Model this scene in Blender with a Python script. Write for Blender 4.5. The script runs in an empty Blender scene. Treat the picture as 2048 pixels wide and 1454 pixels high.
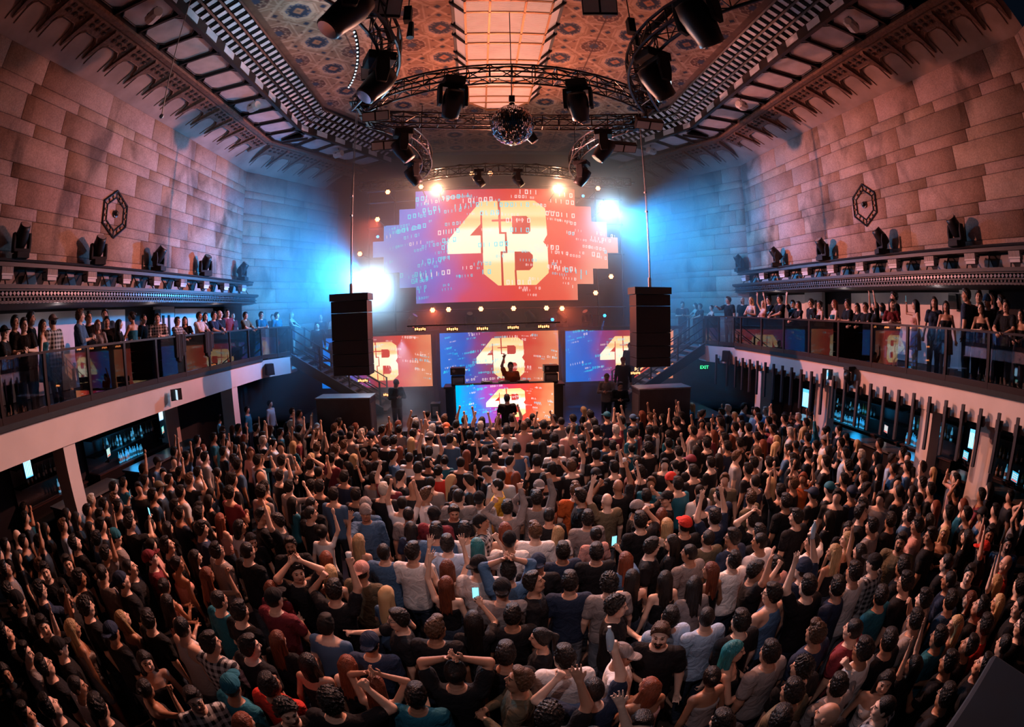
import bpy, math, random
import numpy as np
from mathutils import Matrix, Vector, Euler
rnd = random.Random(7)
PI = math.pi
scene = bpy.context.scene
COL = scene.collection

# ------------------------------------------------------------------ camera (fisheye lens on the balcony opposite the stage)
CAM = np.array([-0.67, 0.0, 4.55])
FPX = 970.537
def _rot(p, r, y):
    cp, sp, cr, sr, cy, sy = math.cos(p), math.sin(p), math.cos(r), math.sin(r), math.cos(y), math.sin(y)
    return (np.array([[cy, -sy, 0], [sy, cy, 0], [0, 0, 1]]) @ np.array([[1, 0, 0], [0, cp, -sp], [0, sp, cp]])
            @ np.array([[cr, 0, sr], [0, 1, 0], [-sr, 0, cr]]))
RM = _rot(math.radians(-5.9315), math.radians(1.2468), math.radians(-3.5214))
cam_d = bpy.data.cameras.new('camera')
cam = bpy.data.objects.new('camera', cam_d); COL.objects.link(cam)
cam_d.type = 'PANO'
cam_d.panorama_type = 'FISHEYE_EQUISOLID'
cam_d.fisheye_lens = FPX / 2048 * 36.0
cam_d.fisheye_fov = math.radians(180)
cam_d.sensor_fit = 'HORIZONTAL'; cam_d.sensor_width = 36.0; cam_d.sensor_height = 36.0 * 1454 / 2048
cam_d.clip_start = 0.05; cam_d.clip_end = 200
m = Matrix.Identity(4)
for i in range(3):
    m[i][0] = RM[i, 0]; m[i][1] = RM[i, 2]; m[i][2] = -RM[i, 1]; m[i][3] = CAM[i]
cam.matrix_world = m
scene.camera = cam

# ------------------------------------------------------------------ world, exposure, render options
world = bpy.data.worlds.new('world'); scene.world = world; world.use_nodes = True
bgn = world.node_tree.nodes['Background']
bgn.inputs[0].default_value = (0.015, 0.03, 0.06, 1); bgn.inputs[1].default_value = 0.10
vs = scene.view_settings
vs.view_transform = 'Standard'; vs.look = 'None'; vs.exposure = 0.0; vs.gamma = 1.0; vs.use_curve_mapping = False
cy = scene.cycles
cy.use_denoising = True
cy.max_bounces = 5; cy.diffuse_bounces = 2; cy.glossy_bounces = 3; cy.transmission_bounces = 4; cy.transparent_max_bounces = 10
cy.volume_bounces = 0; cy.sample_clamp_indirect = 3.0; cy.sample_clamp_direct = 0.0
cy.volume_step_rate = 1.0; cy.caustics_reflective = False; cy.caustics_refractive = False
cy.use_light_tree = True; cy.use_adaptive_sampling = True; cy.adaptive_threshold = 0.05

# ------------------------------------------------------------------ lamps
def lamp(name, kind, loc, energy, color, target=None, size=0.3, spot=60, blend=0.6, size_y=None):
    d = bpy.data.lights.new(name, kind); d.energy = energy; d.color = color
    if kind == 'AREA':
        d.size = size
        if size_y: d.shape = 'RECTANGLE'; d.size_y = size_y
    else: d.shadow_soft_size = size
    if kind == 'SPOT': d.spot_size = math.radians(spot); d.spot_blend = blend
    o = bpy.data.objects.new(name, d); COL.objects.link(o); o.location = loc
    if target is not None:
        o.rotation_euler = (Vector(target) - Vector(loc)).to_track_quat('-Z', 'Y').to_euler()
    return o
WARM = (1.0, 0.48, 0.33); PINK = (1.0, 0.47, 0.42); CYAN = (0.16, 0.62, 1.0); ICE = (0.62, 0.86, 1.0); SKIN_L = (1.0, 0.62, 0.5)
HAZE = 0.12
# the two blinding beams beside the big screen, and the warm pair over it
lamp('beam_light_left', 'SPOT', (-4.45, 16.6, 5.8), 4600, (0.30, 0.66, 1.0), (-2.4, 4.0, 1.5), 0.10, 96, 1.0)
lamp('beam_light_left_side', 'SPOT', (-4.9, 17.0, 6.0), 6800, (0.02, 0.36, 1.0), (-10, 16.8, 6.4), 0.15, 145, 1.0)
lamp('beam_light_right', 'SPOT', (4.03, 17.2, 8.5), 2200, (0.25, 0.64, 1.0), (3.0, 6.0, 1.5), 0.10, 90, 1.0)
lamp('beam_light_right_side', 'SPOT', (4.6, 17.8, 8.3), 4300, (0.02, 0.38, 1.0), (9.5, 17.0, 5.6), 0.15, 140, 1.0)
lamp('warm_light_left', 'SPOT', (-2.16, 17.2, 9.2), 380, (1.0, 0.42, 0.2), (-4.0, 5.0, 3.0), 0.12, 150, 1.0)
lamp('warm_light_right', 'SPOT', (2.2, 17.2, 9.15), 380, (1.0, 0.42, 0.2), (4.0, 5.0, 3.0), 0.12, 150, 1.0)
# added mid-air lamps for the big screen's salmon wash on walls and balcony fronts
lamp('added_wash_left', 'SPOT', (1.2, 15.2, 7.6), 5200, (1.0, 0.32, 0.26), (-10, 12.6, 7.0), 0.06, 84, 1.0)
lamp('added_wash_right', 'SPOT', (-1.2, 15.2, 7.6), 5600, (1.0, 0.32, 0.25), (10, 11.4, 6.7), 0.06, 84, 1.0)
lamp('added_wash_ceiling', 'SPOT', (0.0, 15.2, 7.0), 2100, (1.0, 0.30, 0.17), (0, 10.0, 12.0), 0.3, 125, 1.0)  # added lamp that warms and brightens the ceiling
# crowd light from the truss fixtures and unseen lamps above and behind the camera
lamp('crowd_light_far', 'SPOT', (-0.5, 15.2, 8.6), 9000, (1.0, 0.46, 0.34), (0, 7.5, 1.5), 0.12, 105, 0.9)
lamp('crowd_light_left', 'SPOT', (-2.7, 9.3, 8.6), 2300, (1.0, 0.36, 0.22), (-4.8, 4.2, 1.5), 0.10, 85, 1.0)
lamp('crowd_light_right', 'SPOT', (2.8, 9.3, 8.6), 2300, (1.0, 0.36, 0.22), (4.6, 4.2, 1.5), 0.10, 85, 1.0)
lamp('crowd_light_front', 'SPOT', (-1.2, 8.8, 8.7), 7000, (0.80, 0.76, 1.0), (0.8, 3.4, 1.5), 0.06, 64, 1.0)
lamp('crowd_light_house', 'SPOT', (0.6, 2.6, 9.4), 950, (1.0, 0.60, 0.54), (0.3, 7.4, 1.5), 0.12, 70, 1.0)
lamp('crowd_light_back', 'SPOT', (-2.2, -1.2, 8.6), 480, (0.95, 0.74, 0.80), (0.5, 5.2, 1.4), 0.08, 62, 1.0)
lamp('added_grille_fill', 'SPOT', (-3.0, 8.0, 9.6), 420, (0.35, 0.72, 1.0), (-6.6, 10.5, 11.8), 0.1, 110, 1.0)  # added lamp that tints the left grille panes cyan
lamp('bar_glow_left', 'POINT', (-10.7, 10.4, 1.5), 8, (.02, .45, 1), None, 0.2)
lamp('bar_glow_right', 'POINT', (10.7, 11.0, 1.5), 8, (.02, .45, 1), None, 0.2)
lamp('bar_glow_right_near', 'POINT', (10.6, 8.3, 1.5), 8, (.02, .45, 1), None, 0.2)

for x in (-10.3, 10.3):
    for y in (7.5, 11.5, 15.5): lamp('soffit_light', 'POINT', (x, y, 5.2), 5, (1.0, .78, .76), None, .08)

# ------------------------------------------------------------------ helpers
def ray(x, y):
    dx, dy = (x - 1024) / FPX, -(y - 727) / FPX
    r = math.hypot(dx, dy) or 1e-9
    th = 2 * math.asin(min(r / 2, 1)); s = math.sin(th) / r
    return RM @ np.array([dx * s, math.cos(th), dy * s])
def at(axis, v, x, y):
    """the point of the plane axis = v seen at pixel x, y of the 2048 x 1454 frame"""
    d = ray(x, y); return CAM + (v - CAM[axis]) / d[axis] * d

_mats = {}
def mat(name, color=(0.5, 0.5, 0.5), rough=0.6, metal=0.0, emit=None, strength=1.0, noise=0.0, nscale=8.0, bump=0.0, spec=0.5, coat=0.0):
    if name in _mats: return _mats[name]
    M = bpy.data.materials.new(name); M.use_nodes = True; nt = M.node_tree
    b = nt.nodes['Principled BSDF']
    b.inputs['Base Color'].default_value = (*color, 1); b.inputs['Roughness'].default_value = rough
    b.inputs['Metallic'].default_value = metal; b.inputs['Specular IOR Level'].default_value = spec; b.inputs['Coat Weight'].default_value = coat
    if emit: b.inputs['Emission Color'].default_value = (*emit, 1); b.inputs['Emission Strength'].default_value = strength
    if noise or bump:
        tc = nt.nodes.new('ShaderNodeTexCoord'); n = nt.nodes.new('ShaderNodeTexNoise')
        n.inputs['Scale'].default_value = nscale; n.inputs['Detail'].default_value = 6
        nt.links.new(tc.outputs['Object'], n.inputs['Vector'])
        if noise:
            r = nt.nodes.new('ShaderNodeMapRange'); r.inputs[1].default_value = .3; r.inputs[2].default_value = .7
            r.inputs[3].default_value = 1 - noise; r.inputs[4].default_value = 1 + noise
            mx = nt.nodes.new('ShaderNodeVectorMath'); mx.operation = 'SCALE'; mx.inputs[0].default_value = color
            nt.links.new(n.outputs['Fac'], r.inputs[0]); nt.links.new(r.outputs[0], mx.inputs['Scale']); nt.links.new(mx.outputs[0], b.inputs['Base Color'])
        if bump:
            bp = nt.nodes.new('ShaderNodeBump'); bp.inputs['Strength'].default_value = bump; bp.inputs['Distance'].default_value = .02
            nt.links.new(n.outputs['Fac'], bp.inputs['Height']); nt.links.new(bp.outputs[0], b.inputs['Normal'])
    _mats[name] = M; return M
def emis(name, color, strength):
    if name in _mats: return _mats[name]
    M = bpy.data.materials.new(name); M.use_nodes = True; nt = M.node_tree; nt.nodes.clear()
    e = nt.nodes.new('ShaderNodeEmission'); o = nt.nodes.new('ShaderNodeOutputMaterial')
    e.inputs[0].default_value = (*color, 1); e.inputs[1].default_value = strength
    nt.links.new(e.outputs[0], o.inputs[0]); _mats[name] = M; return M

class MB:
    """collects shapes and links them as ONE mesh object"""
    def __init__(s): s.v = []; s.f = []; s.m = []
    def add(s, v, f, mi=0):
        k = len(s.v); s.v += [tuple(p) for p in v]; s.f += [tuple(i + k for i in q) for q in f]; s.m += [mi] * len(f); return s
    def box(s, c, d, mi=0, rot=None):
        hx, hy, hz = d[0] / 2, d[1] / 2, d[2] / 2
        v = [Vector((x, y, z)) for x in (-hx, hx) for y in (-hy, hy) for z in (-hz, hz)]
        if rot is not None:
            R = rot if isinstance(rot, Matrix) else Euler(rot).to_matrix(); v = [R @ p for p in v]
        v = [p + Vector(c) for p in v]
        return s.add(v, [(0, 1, 3, 2), (4, 6, 7, 5), (0, 4, 5, 1), (2, 3, 7, 6), (0, 2, 6, 4), (1, 5, 7, 3)], mi)
    def bb(s, x0, x1, y0, y1, z0, z1, mi=0):
        return s.box(((x0 + x1) / 2, (y0 + y1) / 2, (z0 + z1) / 2), (abs(x1 - x0), abs(y1 - y0), abs(z1 - z0)), mi)
    def cyl(s, a, b, r, n=8, r2=None, mi=0, cap=True):
        a, b = Vector(a), Vector(b); r2 = r if r2 is None else r2
        q = (b - a).to_track_quat('Z', 'Y'); v = []
        for p, rr in ((a, r), (b, r2)):
            for i in range(n):
                t = 2 * PI * i / n; v.append(p + q @ Vector((rr * math.cos(t), rr * math.sin(t), 0)))
        f = [(i, (i + 1) % n, n + (i + 1) % n, n + i) for i in range(n)]
        if cap: f += [tuple(range(n))[::-1], tuple(range(n, 2 * n))]
        return s.add(v, f, mi)
    def tube(s, pts, r, n=6, mi=0):
        for a, b in zip(pts[:-1], pts[1:]): s.cyl(a, b, r, n, mi=mi)
        return s
    def lathe(s, prof, c=(0, 0, 0), n=16, mi=0, rot=None):
        v = []; R = Euler(rot).to_matrix() if rot is not None else Matrix.Identity(3)
        for r, z in prof:
            for i in range(n):
                t = 2 * PI * i / n; v.append(R @ Vector((r * math.cos(t), r * math.sin(t), z)) + Vector(c))
        f = []
        for k in range(len(prof) - 1):
            for i in range(n): f.append((k * n + i, k * n + (i + 1) % n, (k + 1) * n + (i + 1) % n, (k + 1) * n + i))
        f += [tuple(range(n))[::-1], tuple(range((len(prof) - 1) * n, len(prof) * n))]
        return s.add(v, f, mi)
    def prism(s, poly, o, u, w, thick, mi=0):
        """polygon (2D) in the plane o + x*u + y*w, extruded by thick along u x w"""
        o, u, w = Vector(o), Vector(u), Vector(w); nn = u.cross(w).normalized() * thick; n = len(poly)
        a = [o + u * p[0] + w * p[1] for p in poly]; b = [p + nn for p in a]
        return s.add(a + b, [tuple(range(n))[::-1], tuple(range(n, 2 * n))] + [(i, (i + 1) % n, n + (i + 1) % n, n + i) for i in range(n)], mi)
    def ball(s, c, r, nu=12, nv=8, mi=0, sc=(1, 1, 1)):
        return s.lathe([(max(1e-4, r * math.sin(PI * k / nv)) * 1.0, -r * math.cos(PI * k / nv) * sc[2]) for k in range(nv + 1)], c, nu, mi)
    def build(s, name, mats, parent=None, smooth=False, loc=None, bevel=0):
        me = bpy.data.meshes.new(name); me.from_pydata([tuple(p) for p in s.v], [], s.f)
        for x in (mats if isinstance(mats, (list, tuple)) else [mats]): me.materials.append(x)
        me.polygons.foreach_set('material_index', s.m)
        if smooth: me.polygons.foreach_set('use_smooth', [True] * len(s.f))
        me.update()
        o = bpy.data.objects.new(name, me); COL.objects.link(o)
        if parent is not None: o.parent = parent
        if loc is not None: o.location = loc
        if bevel:
            b = o.modifiers.new('bevel', 'BEVEL'); b.width = bevel; b.segments = 2; b.limit_method = 'ANGLE'
        return o
def tag(o, label=None, cat=None, group=None, kind=None):
    if label: o['label'] = label
    if cat: o['category'] = cat
    if group: o['group'] = group
    if kind: o['kind'] = kind
    return o
def thing(name, loc, label, cat, group=None, rz=0.0):
    e = bpy.data.objects.new(name, None); COL.objects.link(e); e.location = loc; e.rotation_euler = (0, 0, rz); e.empty_display_size = .1
    return tag(e, label, cat, group)
def nth(k, n):
    w = ['first', 'second', 'third', 'fourth', 'fifth', 'sixth', 'seventh', 'eighth', 'ninth', 'tenth', 'eleventh', 'twelfth', 'thirteenth', 'fourteenth', 'fifteenth', 'sixteenth', 'seventeenth', 'eighteenth', 'nineteenth', 'twentieth']
    return w[k] if k < 20 else ('twenty-' + w[k - 20] if k < 29 else '%dth' % (k + 1))
def S(o): return tag(o, kind='structure')
def copy_tree(o, parent=None):
    c = o.copy(); COL.objects.link(c)
    if parent is not None: c.parent = parent
    for ch in list(o.children): copy_tree(ch, c)
    return c
def numpy_mesh(name, V, F, mats, fm=None, smooth=True, attr=None):
    """V (n,3) float, F (m,4) int"""
    me = bpy.data.meshes.new(name)
    me.vertices.add(len(V)); me.vertices.foreach_set('co', np.asarray(V, np.float32).ravel())
    k = F.shape[1]
    me.loops.add(F.size); me.loops.foreach_set('vertex_index', F.astype(np.int32).ravel())
    me.polygons.add(len(F)); me.polygons.foreach_set('loop_start', np.arange(0, F.size, k, dtype=np.int32))
    for x in mats: me.materials.append(x)
    if fm is not None: me.polygons.foreach_set('material_index', fm.astype(np.int32))
    if smooth: me.polygons.foreach_set('use_smooth', np.ones(len(F), bool))
    me.update(calc_edges=True)
    if attr is not None:
        a = me.color_attributes.new('tint', 'FLOAT_COLOR', 'POINT')
        a.data.foreach_set('color', np.c_[attr, np.ones(len(attr))].astype(np.float32).ravel())
    return me
def link(name, me, parent=None):
    o = bpy.data.objects.new(name, me); COL.objects.link(o)
    if parent is not None: o.parent = parent
    return o
# ------------------------------------------------------------------ materials
K = mat('black_metal', (0.012, 0.012, 0.014), 0.45, 0.3)
KM = mat('black_matte', (0.010, 0.010, 0.012), 0.8, noise=.3)
STEEL = mat('steel', (0.35, 0.35, 0.37), 0.3, 1.0)
DKSTEEL = mat('dark_truss_metal', (0.10, 0.10, 0.11), 0.32, 1.0)
WHITE = mat('white_plastic', (0.62, 0.6, 0.6), 0.5)
GREYW = mat('balcony_white_wall', (0.80, 0.76, 0.76), 0.8, noise=.08, nscale=2)
PLASTER = mat('balcony_plaster', (0.56, 0.46, 0.43), 0.75, noise=.07, nscale=1.2, bump=.15)
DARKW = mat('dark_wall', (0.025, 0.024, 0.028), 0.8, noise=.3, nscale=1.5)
FLOORM = mat('dark_floor', (0.02, 0.018, 0.018), 0.35, noise=.3, nscale=2)
STAGEM = mat('stage_deck', (0.045, 0.045, 0.05), 0.3, noise=.3, nscale=4)
BRONZE = mat('bronze_moulding', (0.035, 0.028, 0.026), 0.5, .2)
CARVED = mat('carved_brown_stone', (0.16, 0.085, 0.06), 0.85, noise=.35, nscale=14, bump=.5)
COFF = mat('coffer_iron', (0.05, 0.035, 0.032), 0.5, .3)
BARK = mat('bar_dark_wood', (0.02, 0.014, 0.012), 0.4)

def stone_mat():
    M = bpy.data.materials.new('stone_blocks'); M.use_nodes = True; nt = M.node_tree; b = nt.nodes['Principled BSDF']; L = nt.links
    a = nt.nodes.new('ShaderNodeVertexColor'); a.layer_name = 'tint'
    tc = nt.nodes.new('ShaderNodeTexCoord')
    n1 = nt.nodes.new('ShaderNodeTexNoise'); n1.inputs['Scale'].default_value = 1.1; n1.inputs['Detail'].default_value = 7; n1.inputs['Roughness'].default_value = .62
    n2 = nt.nodes.new('ShaderNodeTexNoise'); n2.inputs['Scale'].default_value = 28; n2.inputs['Detail'].default_value = 4
    n3 = nt.nodes.new('ShaderNodeTexNoise'); n3.inputs['Scale'].default_value = .55; n3.inputs['Detail'].default_value = 5; n3.inputs['Distortion'].default_value = .6
    mp = nt.nodes.new('ShaderNodeMapping'); mp.inputs['Scale'].default_value = (1, 1.6, .9)
    L.new(tc.outputs['Object'], n1.inputs[0]); L.new(tc.outputs['Object'], n2.inputs[0]); L.new(tc.outputs['Object'], mp.inputs[0]); L.new(mp.outputs[0], n3.inputs[0])
    r1 = nt.nodes.new('ShaderNodeMapRange'); r1.inputs[1].default_value = .3; r1.inputs[2].default_value = .7; r1.inputs[3].default_value = .72; r1.inputs[4].default_value = 1.12
    r2 = nt.nodes.new('ShaderNodeMapRange'); r2.inputs[1].default_value = .3; r2.inputs[2].default_value = .7; r2.inputs[3].default_value = .76; r2.inputs[4].default_value = 1.2
    r3 = nt.nodes.new('ShaderNodeMapRange'); r3.inputs[1].default_value = .53; r3.inputs[2].default_value = .66; r3.inputs[3].default_value = 1.0; r3.inputs[4].default_value = .42
    for n, r in ((n1, r1), (n2, r2), (n3, r3)): L.new(n.outputs['Fac'], r.inputs[0])
    m1 = nt.nodes.new('ShaderNodeMath'); m1.operation = 'MULTIPLY'; L.new(r1.outputs[0], m1.inputs[0]); L.new(r2.outputs[0], m1.inputs[1])
    m2 = nt.nodes.new('ShaderNodeMath'); m2.operation = 'MULTIPLY'; L.new(m1.outputs[0], m2.inputs[0]); L.new(r3.outputs[0], m2.inputs[1])
    sc = nt.nodes.new('ShaderNodeVectorMath'); sc.operation = 'SCALE'; L.new(a.outputs['Color'], sc.inputs[0]); L.new(m2.outputs[0], sc.inputs['Scale'])
    L.new(sc.outputs[0], b.inputs['Base Color']); b.inputs['Roughness'].default_value = .85
    bp = nt.nodes.new('ShaderNodeBump'); bp.inputs['Strength'].default_value = .35; bp.inputs['Distance'].default_value = .015
    L.new(n2.outputs['Fac'], bp.inputs['Height']); L.new(bp.outputs[0], b.inputs['Normal'])
    return M
STONE = stone_mat()
def tint_mat(name, rough=.7, spec=.4, noise=.0):
    M = bpy.data.materials.new(name); M.use_nodes = True; nt = M.node_tree; b = nt.nodes['Principled BSDF']
    a = nt.nodes.new('ShaderNodeVertexColor'); a.layer_name = 'tint'
    b.inputs['Roughness'].default_value = rough; b.inputs['Specular IOR Level'].default_value = spec
    if noise:
        tc = nt.nodes.new('ShaderNodeTexCoord'); n = nt.nodes.new('ShaderNodeTexNoise'); n.inputs['Scale'].default_value = 3.5; n.inputs['Detail'].default_value = 7
        r = nt.nodes.new('ShaderNodeMapRange'); r.inputs[1].default_value = .3; r.inputs[2].default_value = .7; r.inputs[3].default_value = 1 - noise; r.inputs[4].default_value = 1 + noise
        sc = nt.nodes.new('ShaderNodeVectorMath'); sc.operation = 'SCALE'
        nt.links.new(tc.outputs['Object'], n.inputs[0]); nt.links.new(n.outputs['Fac'], r.inputs[0]); nt.links.new(a.outputs['Color'], sc.inputs[0])
        nt.links.new(r.outputs[0], sc.inputs['Scale']); nt.links.new(sc.outputs[0], b.inputs['Base Color'])
    else: nt.links.new(a.outputs['Color'], b.inputs['Base Color'])
    return M
PAINTED = tint_mat('painted_ceiling', .75, .3, .22)
CROWD_T = tint_mat('crowd_tint', .7, .25)

def glass_mat(name, tint, refl=0.06):
    M = bpy.data.materials.new(name); M.use_nodes = True; nt = M.node_tree; nt.nodes.clear(); L = nt.links
    o = nt.nodes.new('ShaderNodeOutputMaterial'); t = nt.nodes.new('ShaderNodeBsdfTransparent'); g = nt.nodes.new('ShaderNodeBsdfGlossy')
    mx = nt.nodes.new('ShaderNodeMixShader'); fr = nt.nodes.new('ShaderNodeFresnel'); ad = nt.nodes.new('ShaderNodeMath'); ad.operation = 'MULTIPLY_ADD'
    fr.inputs['IOR'].default_value = 1.5; ad.inputs[1].default_value = 1.55; ad.inputs[2].default_value = refl; ad.use_clamp = True
    t.inputs[0].default_value = (*tint, 1); g.inputs['Roughness'].default_value = 0.015
    L.new(fr.outputs[0], ad.inputs[0]); L.new(ad.outputs[0], mx.inputs[0]); L.new(t.outputs[0], mx.inputs[1]); L.new(g.outputs[0], mx.inputs[2]); L.new(mx.outputs[0], o.inputs[0])
    _mats[name] = M; return M
GLASS = glass_mat('balustrade_glass', (0.84, 0.88, 0.92), .045)
def obj_mat(name, rough=.7, spec=.4, var=.0, sheen=0.0, plaid=False, stripes=False, nscale=30, stretch=None, bd=.01, dist=0.0):
    """surface whose colour is the object's own colour"""
    M = bpy.data.materials.new(name); M.use_nodes = True; nt = M.node_tree; b = nt.nodes['Principled BSDF']; L = nt.links
    oi = nt.nodes.new('ShaderNodeObjectInfo'); b.inputs['Roughness'].default_value = rough; b.inputs['Specular IOR Level'].default_value = spec
    src = oi.outputs['Color']
    if sheen: b.inputs['Sheen Weight'].default_value = sheen
    tc = nt.nodes.new('ShaderNodeTexCoord')
    if var:
        n = nt.nodes.new('ShaderNodeTexNoise'); n.inputs['Scale'].default_value = nscale; n.inputs['Detail'].default_value = 3
        n.inputs['Distortion'].default_value = dist
        if stretch:
            mp = nt.nodes.new('ShaderNodeMapping'); mp.inputs['Scale'].default_value = stretch; L.new(tc.outputs['Object'], mp.inputs[0]); L.new(mp.outputs[0], n.inputs[0])
        else: L.new(tc.outputs['Object'], n.inputs[0])
        r = nt.nodes.new('ShaderNodeMapRange'); r.inputs[3].default_value = 1 - var; r.inputs[4].default_value = 1 + var
        L.new(n.outputs['Fac'], r.inputs[0]); sc = nt.nodes.new('ShaderNodeVectorMath'); sc.operation = 'SCALE'
        L.new(src, sc.inputs[0]); L.new(r.outputs[0], sc.inputs['Scale']); src = sc.outputs[0]
        bp = nt.nodes.new('ShaderNodeBump'); bp.inputs['Strength'].default_value = .7; bp.inputs['Distance'].default_value = bd
        L.new(n.outputs['Fac'], bp.inputs['Height']); L.new(bp.outputs[0], b.inputs['Normal'])
    if plaid or stripes:
        sx = nt.nodes.new('ShaderNodeSeparateXYZ'); L.new(tc.outputs['Object'], sx.inputs[0]); f = None
        for ax, k in ((0, 13.0), (2, 13.0)) if plaid else ((2, 16.0),):
            m1 = nt.nodes.new('ShaderNodeMath'); m1.operation = 'MULTIPLY'; m1.inputs[1].default_value = k; L.new(sx.outputs[ax], m1.inputs[0])
            m2 = nt.nodes.new('ShaderNodeMath'); m2.operation = 'FRACT'; L.new(m1.outputs[0], m2.inputs[0])
            m3 = nt.nodes.new('ShaderNodeMath'); m3.operation = 'GREATER_THAN'; m3.inputs[1].default_value = .5; L.new(m2.outputs[0], m3.inputs[0])
            if f is None: f = m3.outputs[0]
            else:
                m4 = nt.nodes.new('ShaderNodeMath'); m4.operation = 'ADD'; L.new(f, m4.inputs[0]); L.new(m3.outputs[0], m4.inputs[1])
                m5 = nt.nodes.new('ShaderNodeMath'); m5.operation = 'MULTIPLY'; m5.inputs[1].default_value = .5; L.new(m4.outputs[0], m5.inputs[0]); f = m5.outputs[0]
        mx = nt.nodes.new('ShaderNodeMix'); mx.data_type = 'RGBA'; L.new(f, mx.inputs[0]); L.new(src, mx.inputs[7]); mx.inputs[6].default_value = (.02, .02, .025, 1); src = mx.outputs[2]
    L.new(src, b.inputs['Base Color']); _mats[name] = M; return M
SKIN = obj_mat('skin', .48, .45, .06, nscale=40, bd=.002)
SKIN.node_tree.nodes['Principled BSDF'].inputs['Subsurface Weight'].default_value = 0.0
EYE = mat('eye', (0.03, 0.02, 0.018), .25); LIP = mat('lips', (0.22, 0.07, 0.06), .5); BROW = mat('eyebrow', (0.02, 0.014, 0.01), .8)
CLOTH = obj_mat('cloth', .85, .2, .10, nscale=7, bd=.05, dist=1.2); PLAID = obj_mat('plaid_cloth', .85, .2, plaid=True); STRIPE = obj_mat('striped_cloth', .85, .2, stripes=True)
HAIR = obj_mat('hair', .42, .32, .75, nscale=90, stretch=(1, 1, .14), bd=.02); DENIM = mat('dark_trousers', (0.015, 0.017, 0.025), .85); SHOE = mat('shoes', (0.03, 0.03, 0.03), .6)
# ------------------------------------------------------------------ the hall
ZC, ZK, ZF = 11.95, 11.35, 10.70            # painted ceiling, coffer row, foot of the carved cove
CH = (0.447, 0.894)
S(MB().bb(-13, 13, -4, 24, -0.2, 0).build('floor', FLOORM))
class Run:
    """a stretch of the hall's edge: s along, off outward from the coffer row's outer line"""
    def __init__(r, sx, kind):
        r.sx = sx; r.kind = kind
        if kind == 'straight': r.p0, r.d, r.out, r.s0, r.s1, r.w = (sx * 8.3, 0.0), (0, 1), (sx, 0), 3.0, 15.7, 1.7
        elif kind == 'far': r.p0, r.d, r.out, r.s0, r.s1, r.w = (sx * 8.3, 15.7), (-sx * CH[0], CH[1]), (sx * CH[1], CH[0]), 0.0, 5.2, 2.15
    def P(r, s, off, z): return Vector((r.p0[0] + r.d[0] * s + r.out[0] * off, r.p0[1] + r.d[1] * s + r.out[1] * off, z))
    def rot(r): return Matrix(((r.d[0], r.out[0], 0), (r.d[1], r.out[1], 0), (0, 0, 1)))   # local x along, y outward
SIDES = (('left', -1), ('right', 1))

def blocks(name, A, B, z0, z1, seed):
    """stone wall from A to B (x,y) of separate blocks with open joints, facing the hall's middle"""
    R = random.Random(seed); A, B = Vector((*A, 0)), Vector((*B, 0)); Lw = (B - A).length; d = (B - A) / Lw
    n = Vector((-d.y, d.x, 0)); mid = (A + B) / 2
    if n.dot(Vector((0, 10, 0)) - mid) < 0: n = -n
    V, F, C = [], [], []
    def quadbox(s0, s1, a, b, dep, col):
        k = len(V)
        for p in ((s0, a), (s1, a), (s1, b), (s0, b)): V.append(A + d * p[0] + Vector((0, 0, p[1])))
        g = .014
        for p in ((s0 + g, a + g), (s1 - g, a + g), (s1 - g, b - g), (s0 + g, b - g)): V.append(A + d * p[0] + Vector((0, 0, p[1])) + n * dep)
        F.append((k + 4, k + 5, k + 6, k + 7))
        for i in range(4): F.append((k + i, k + (i + 1) % 4, k + 4 + (i + 1) % 4, k + 4 + i))
        C.extend([(.05, .032, .026)] * 4 + [col] * 4)
    zs = [z0]; thin = True
    while zs[-1] < z1 - .3:
        zs.append(min(z1, zs[-1] + (R.uniform(.26, .32) if thin else R.uniform(.56, .66)))); thin = not thin
    zs[-1] = z1
    for a, b in zip(zs[:-1], zs[1:]):
        s = -R.uniform(0, 1.2)
        while s < Lw:
            e = s + (R.uniform(1.3, 2.8) if b - a > .45 else R.uniform(1.0, 2.2))
            s0, s1 = max(0, s), min(Lw, e)
            if s1 - s0 > .05:
                t = R.uniform(.86, 1.04) if R.random() < .88 else R.uniform(.72, .82)
                quadbox(s0, s1, a, b, .022 + R.uniform(-.006, .006), (.44 * t, .305 * t * R.uniform(.96, 1.03), .24 * t * R.uniform(.93, 1.05)))
            s = e
    return S(link(name, numpy_mesh(name, np.array([tuple(p) for p in V]), np.array(F), [STONE], smooth=False, attr=np.array(C))))
for nm, sx in SIDES:
    blocks('wall_' + nm, (sx * 10, 3.0), (sx * 10, 17.1), 6.1, ZF, 3 + sx)
    blocks('wall_near_' + nm, (sx * 10, 3.0), (sx * 8.2, -.6), 6.1, ZF, 13 + sx)
    blocks('wall_far_' + nm, (sx * 10, 17.1), (sx * 7.45, 22.2), 3.3, ZF, 23 + sx)
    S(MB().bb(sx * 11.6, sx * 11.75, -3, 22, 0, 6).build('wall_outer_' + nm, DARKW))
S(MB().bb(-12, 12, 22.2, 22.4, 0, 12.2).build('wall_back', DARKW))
S(MB().bb(-10.3, 10.3, -4, 22.2, 12.35, 12.45).build('ceiling', DARKW))

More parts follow.
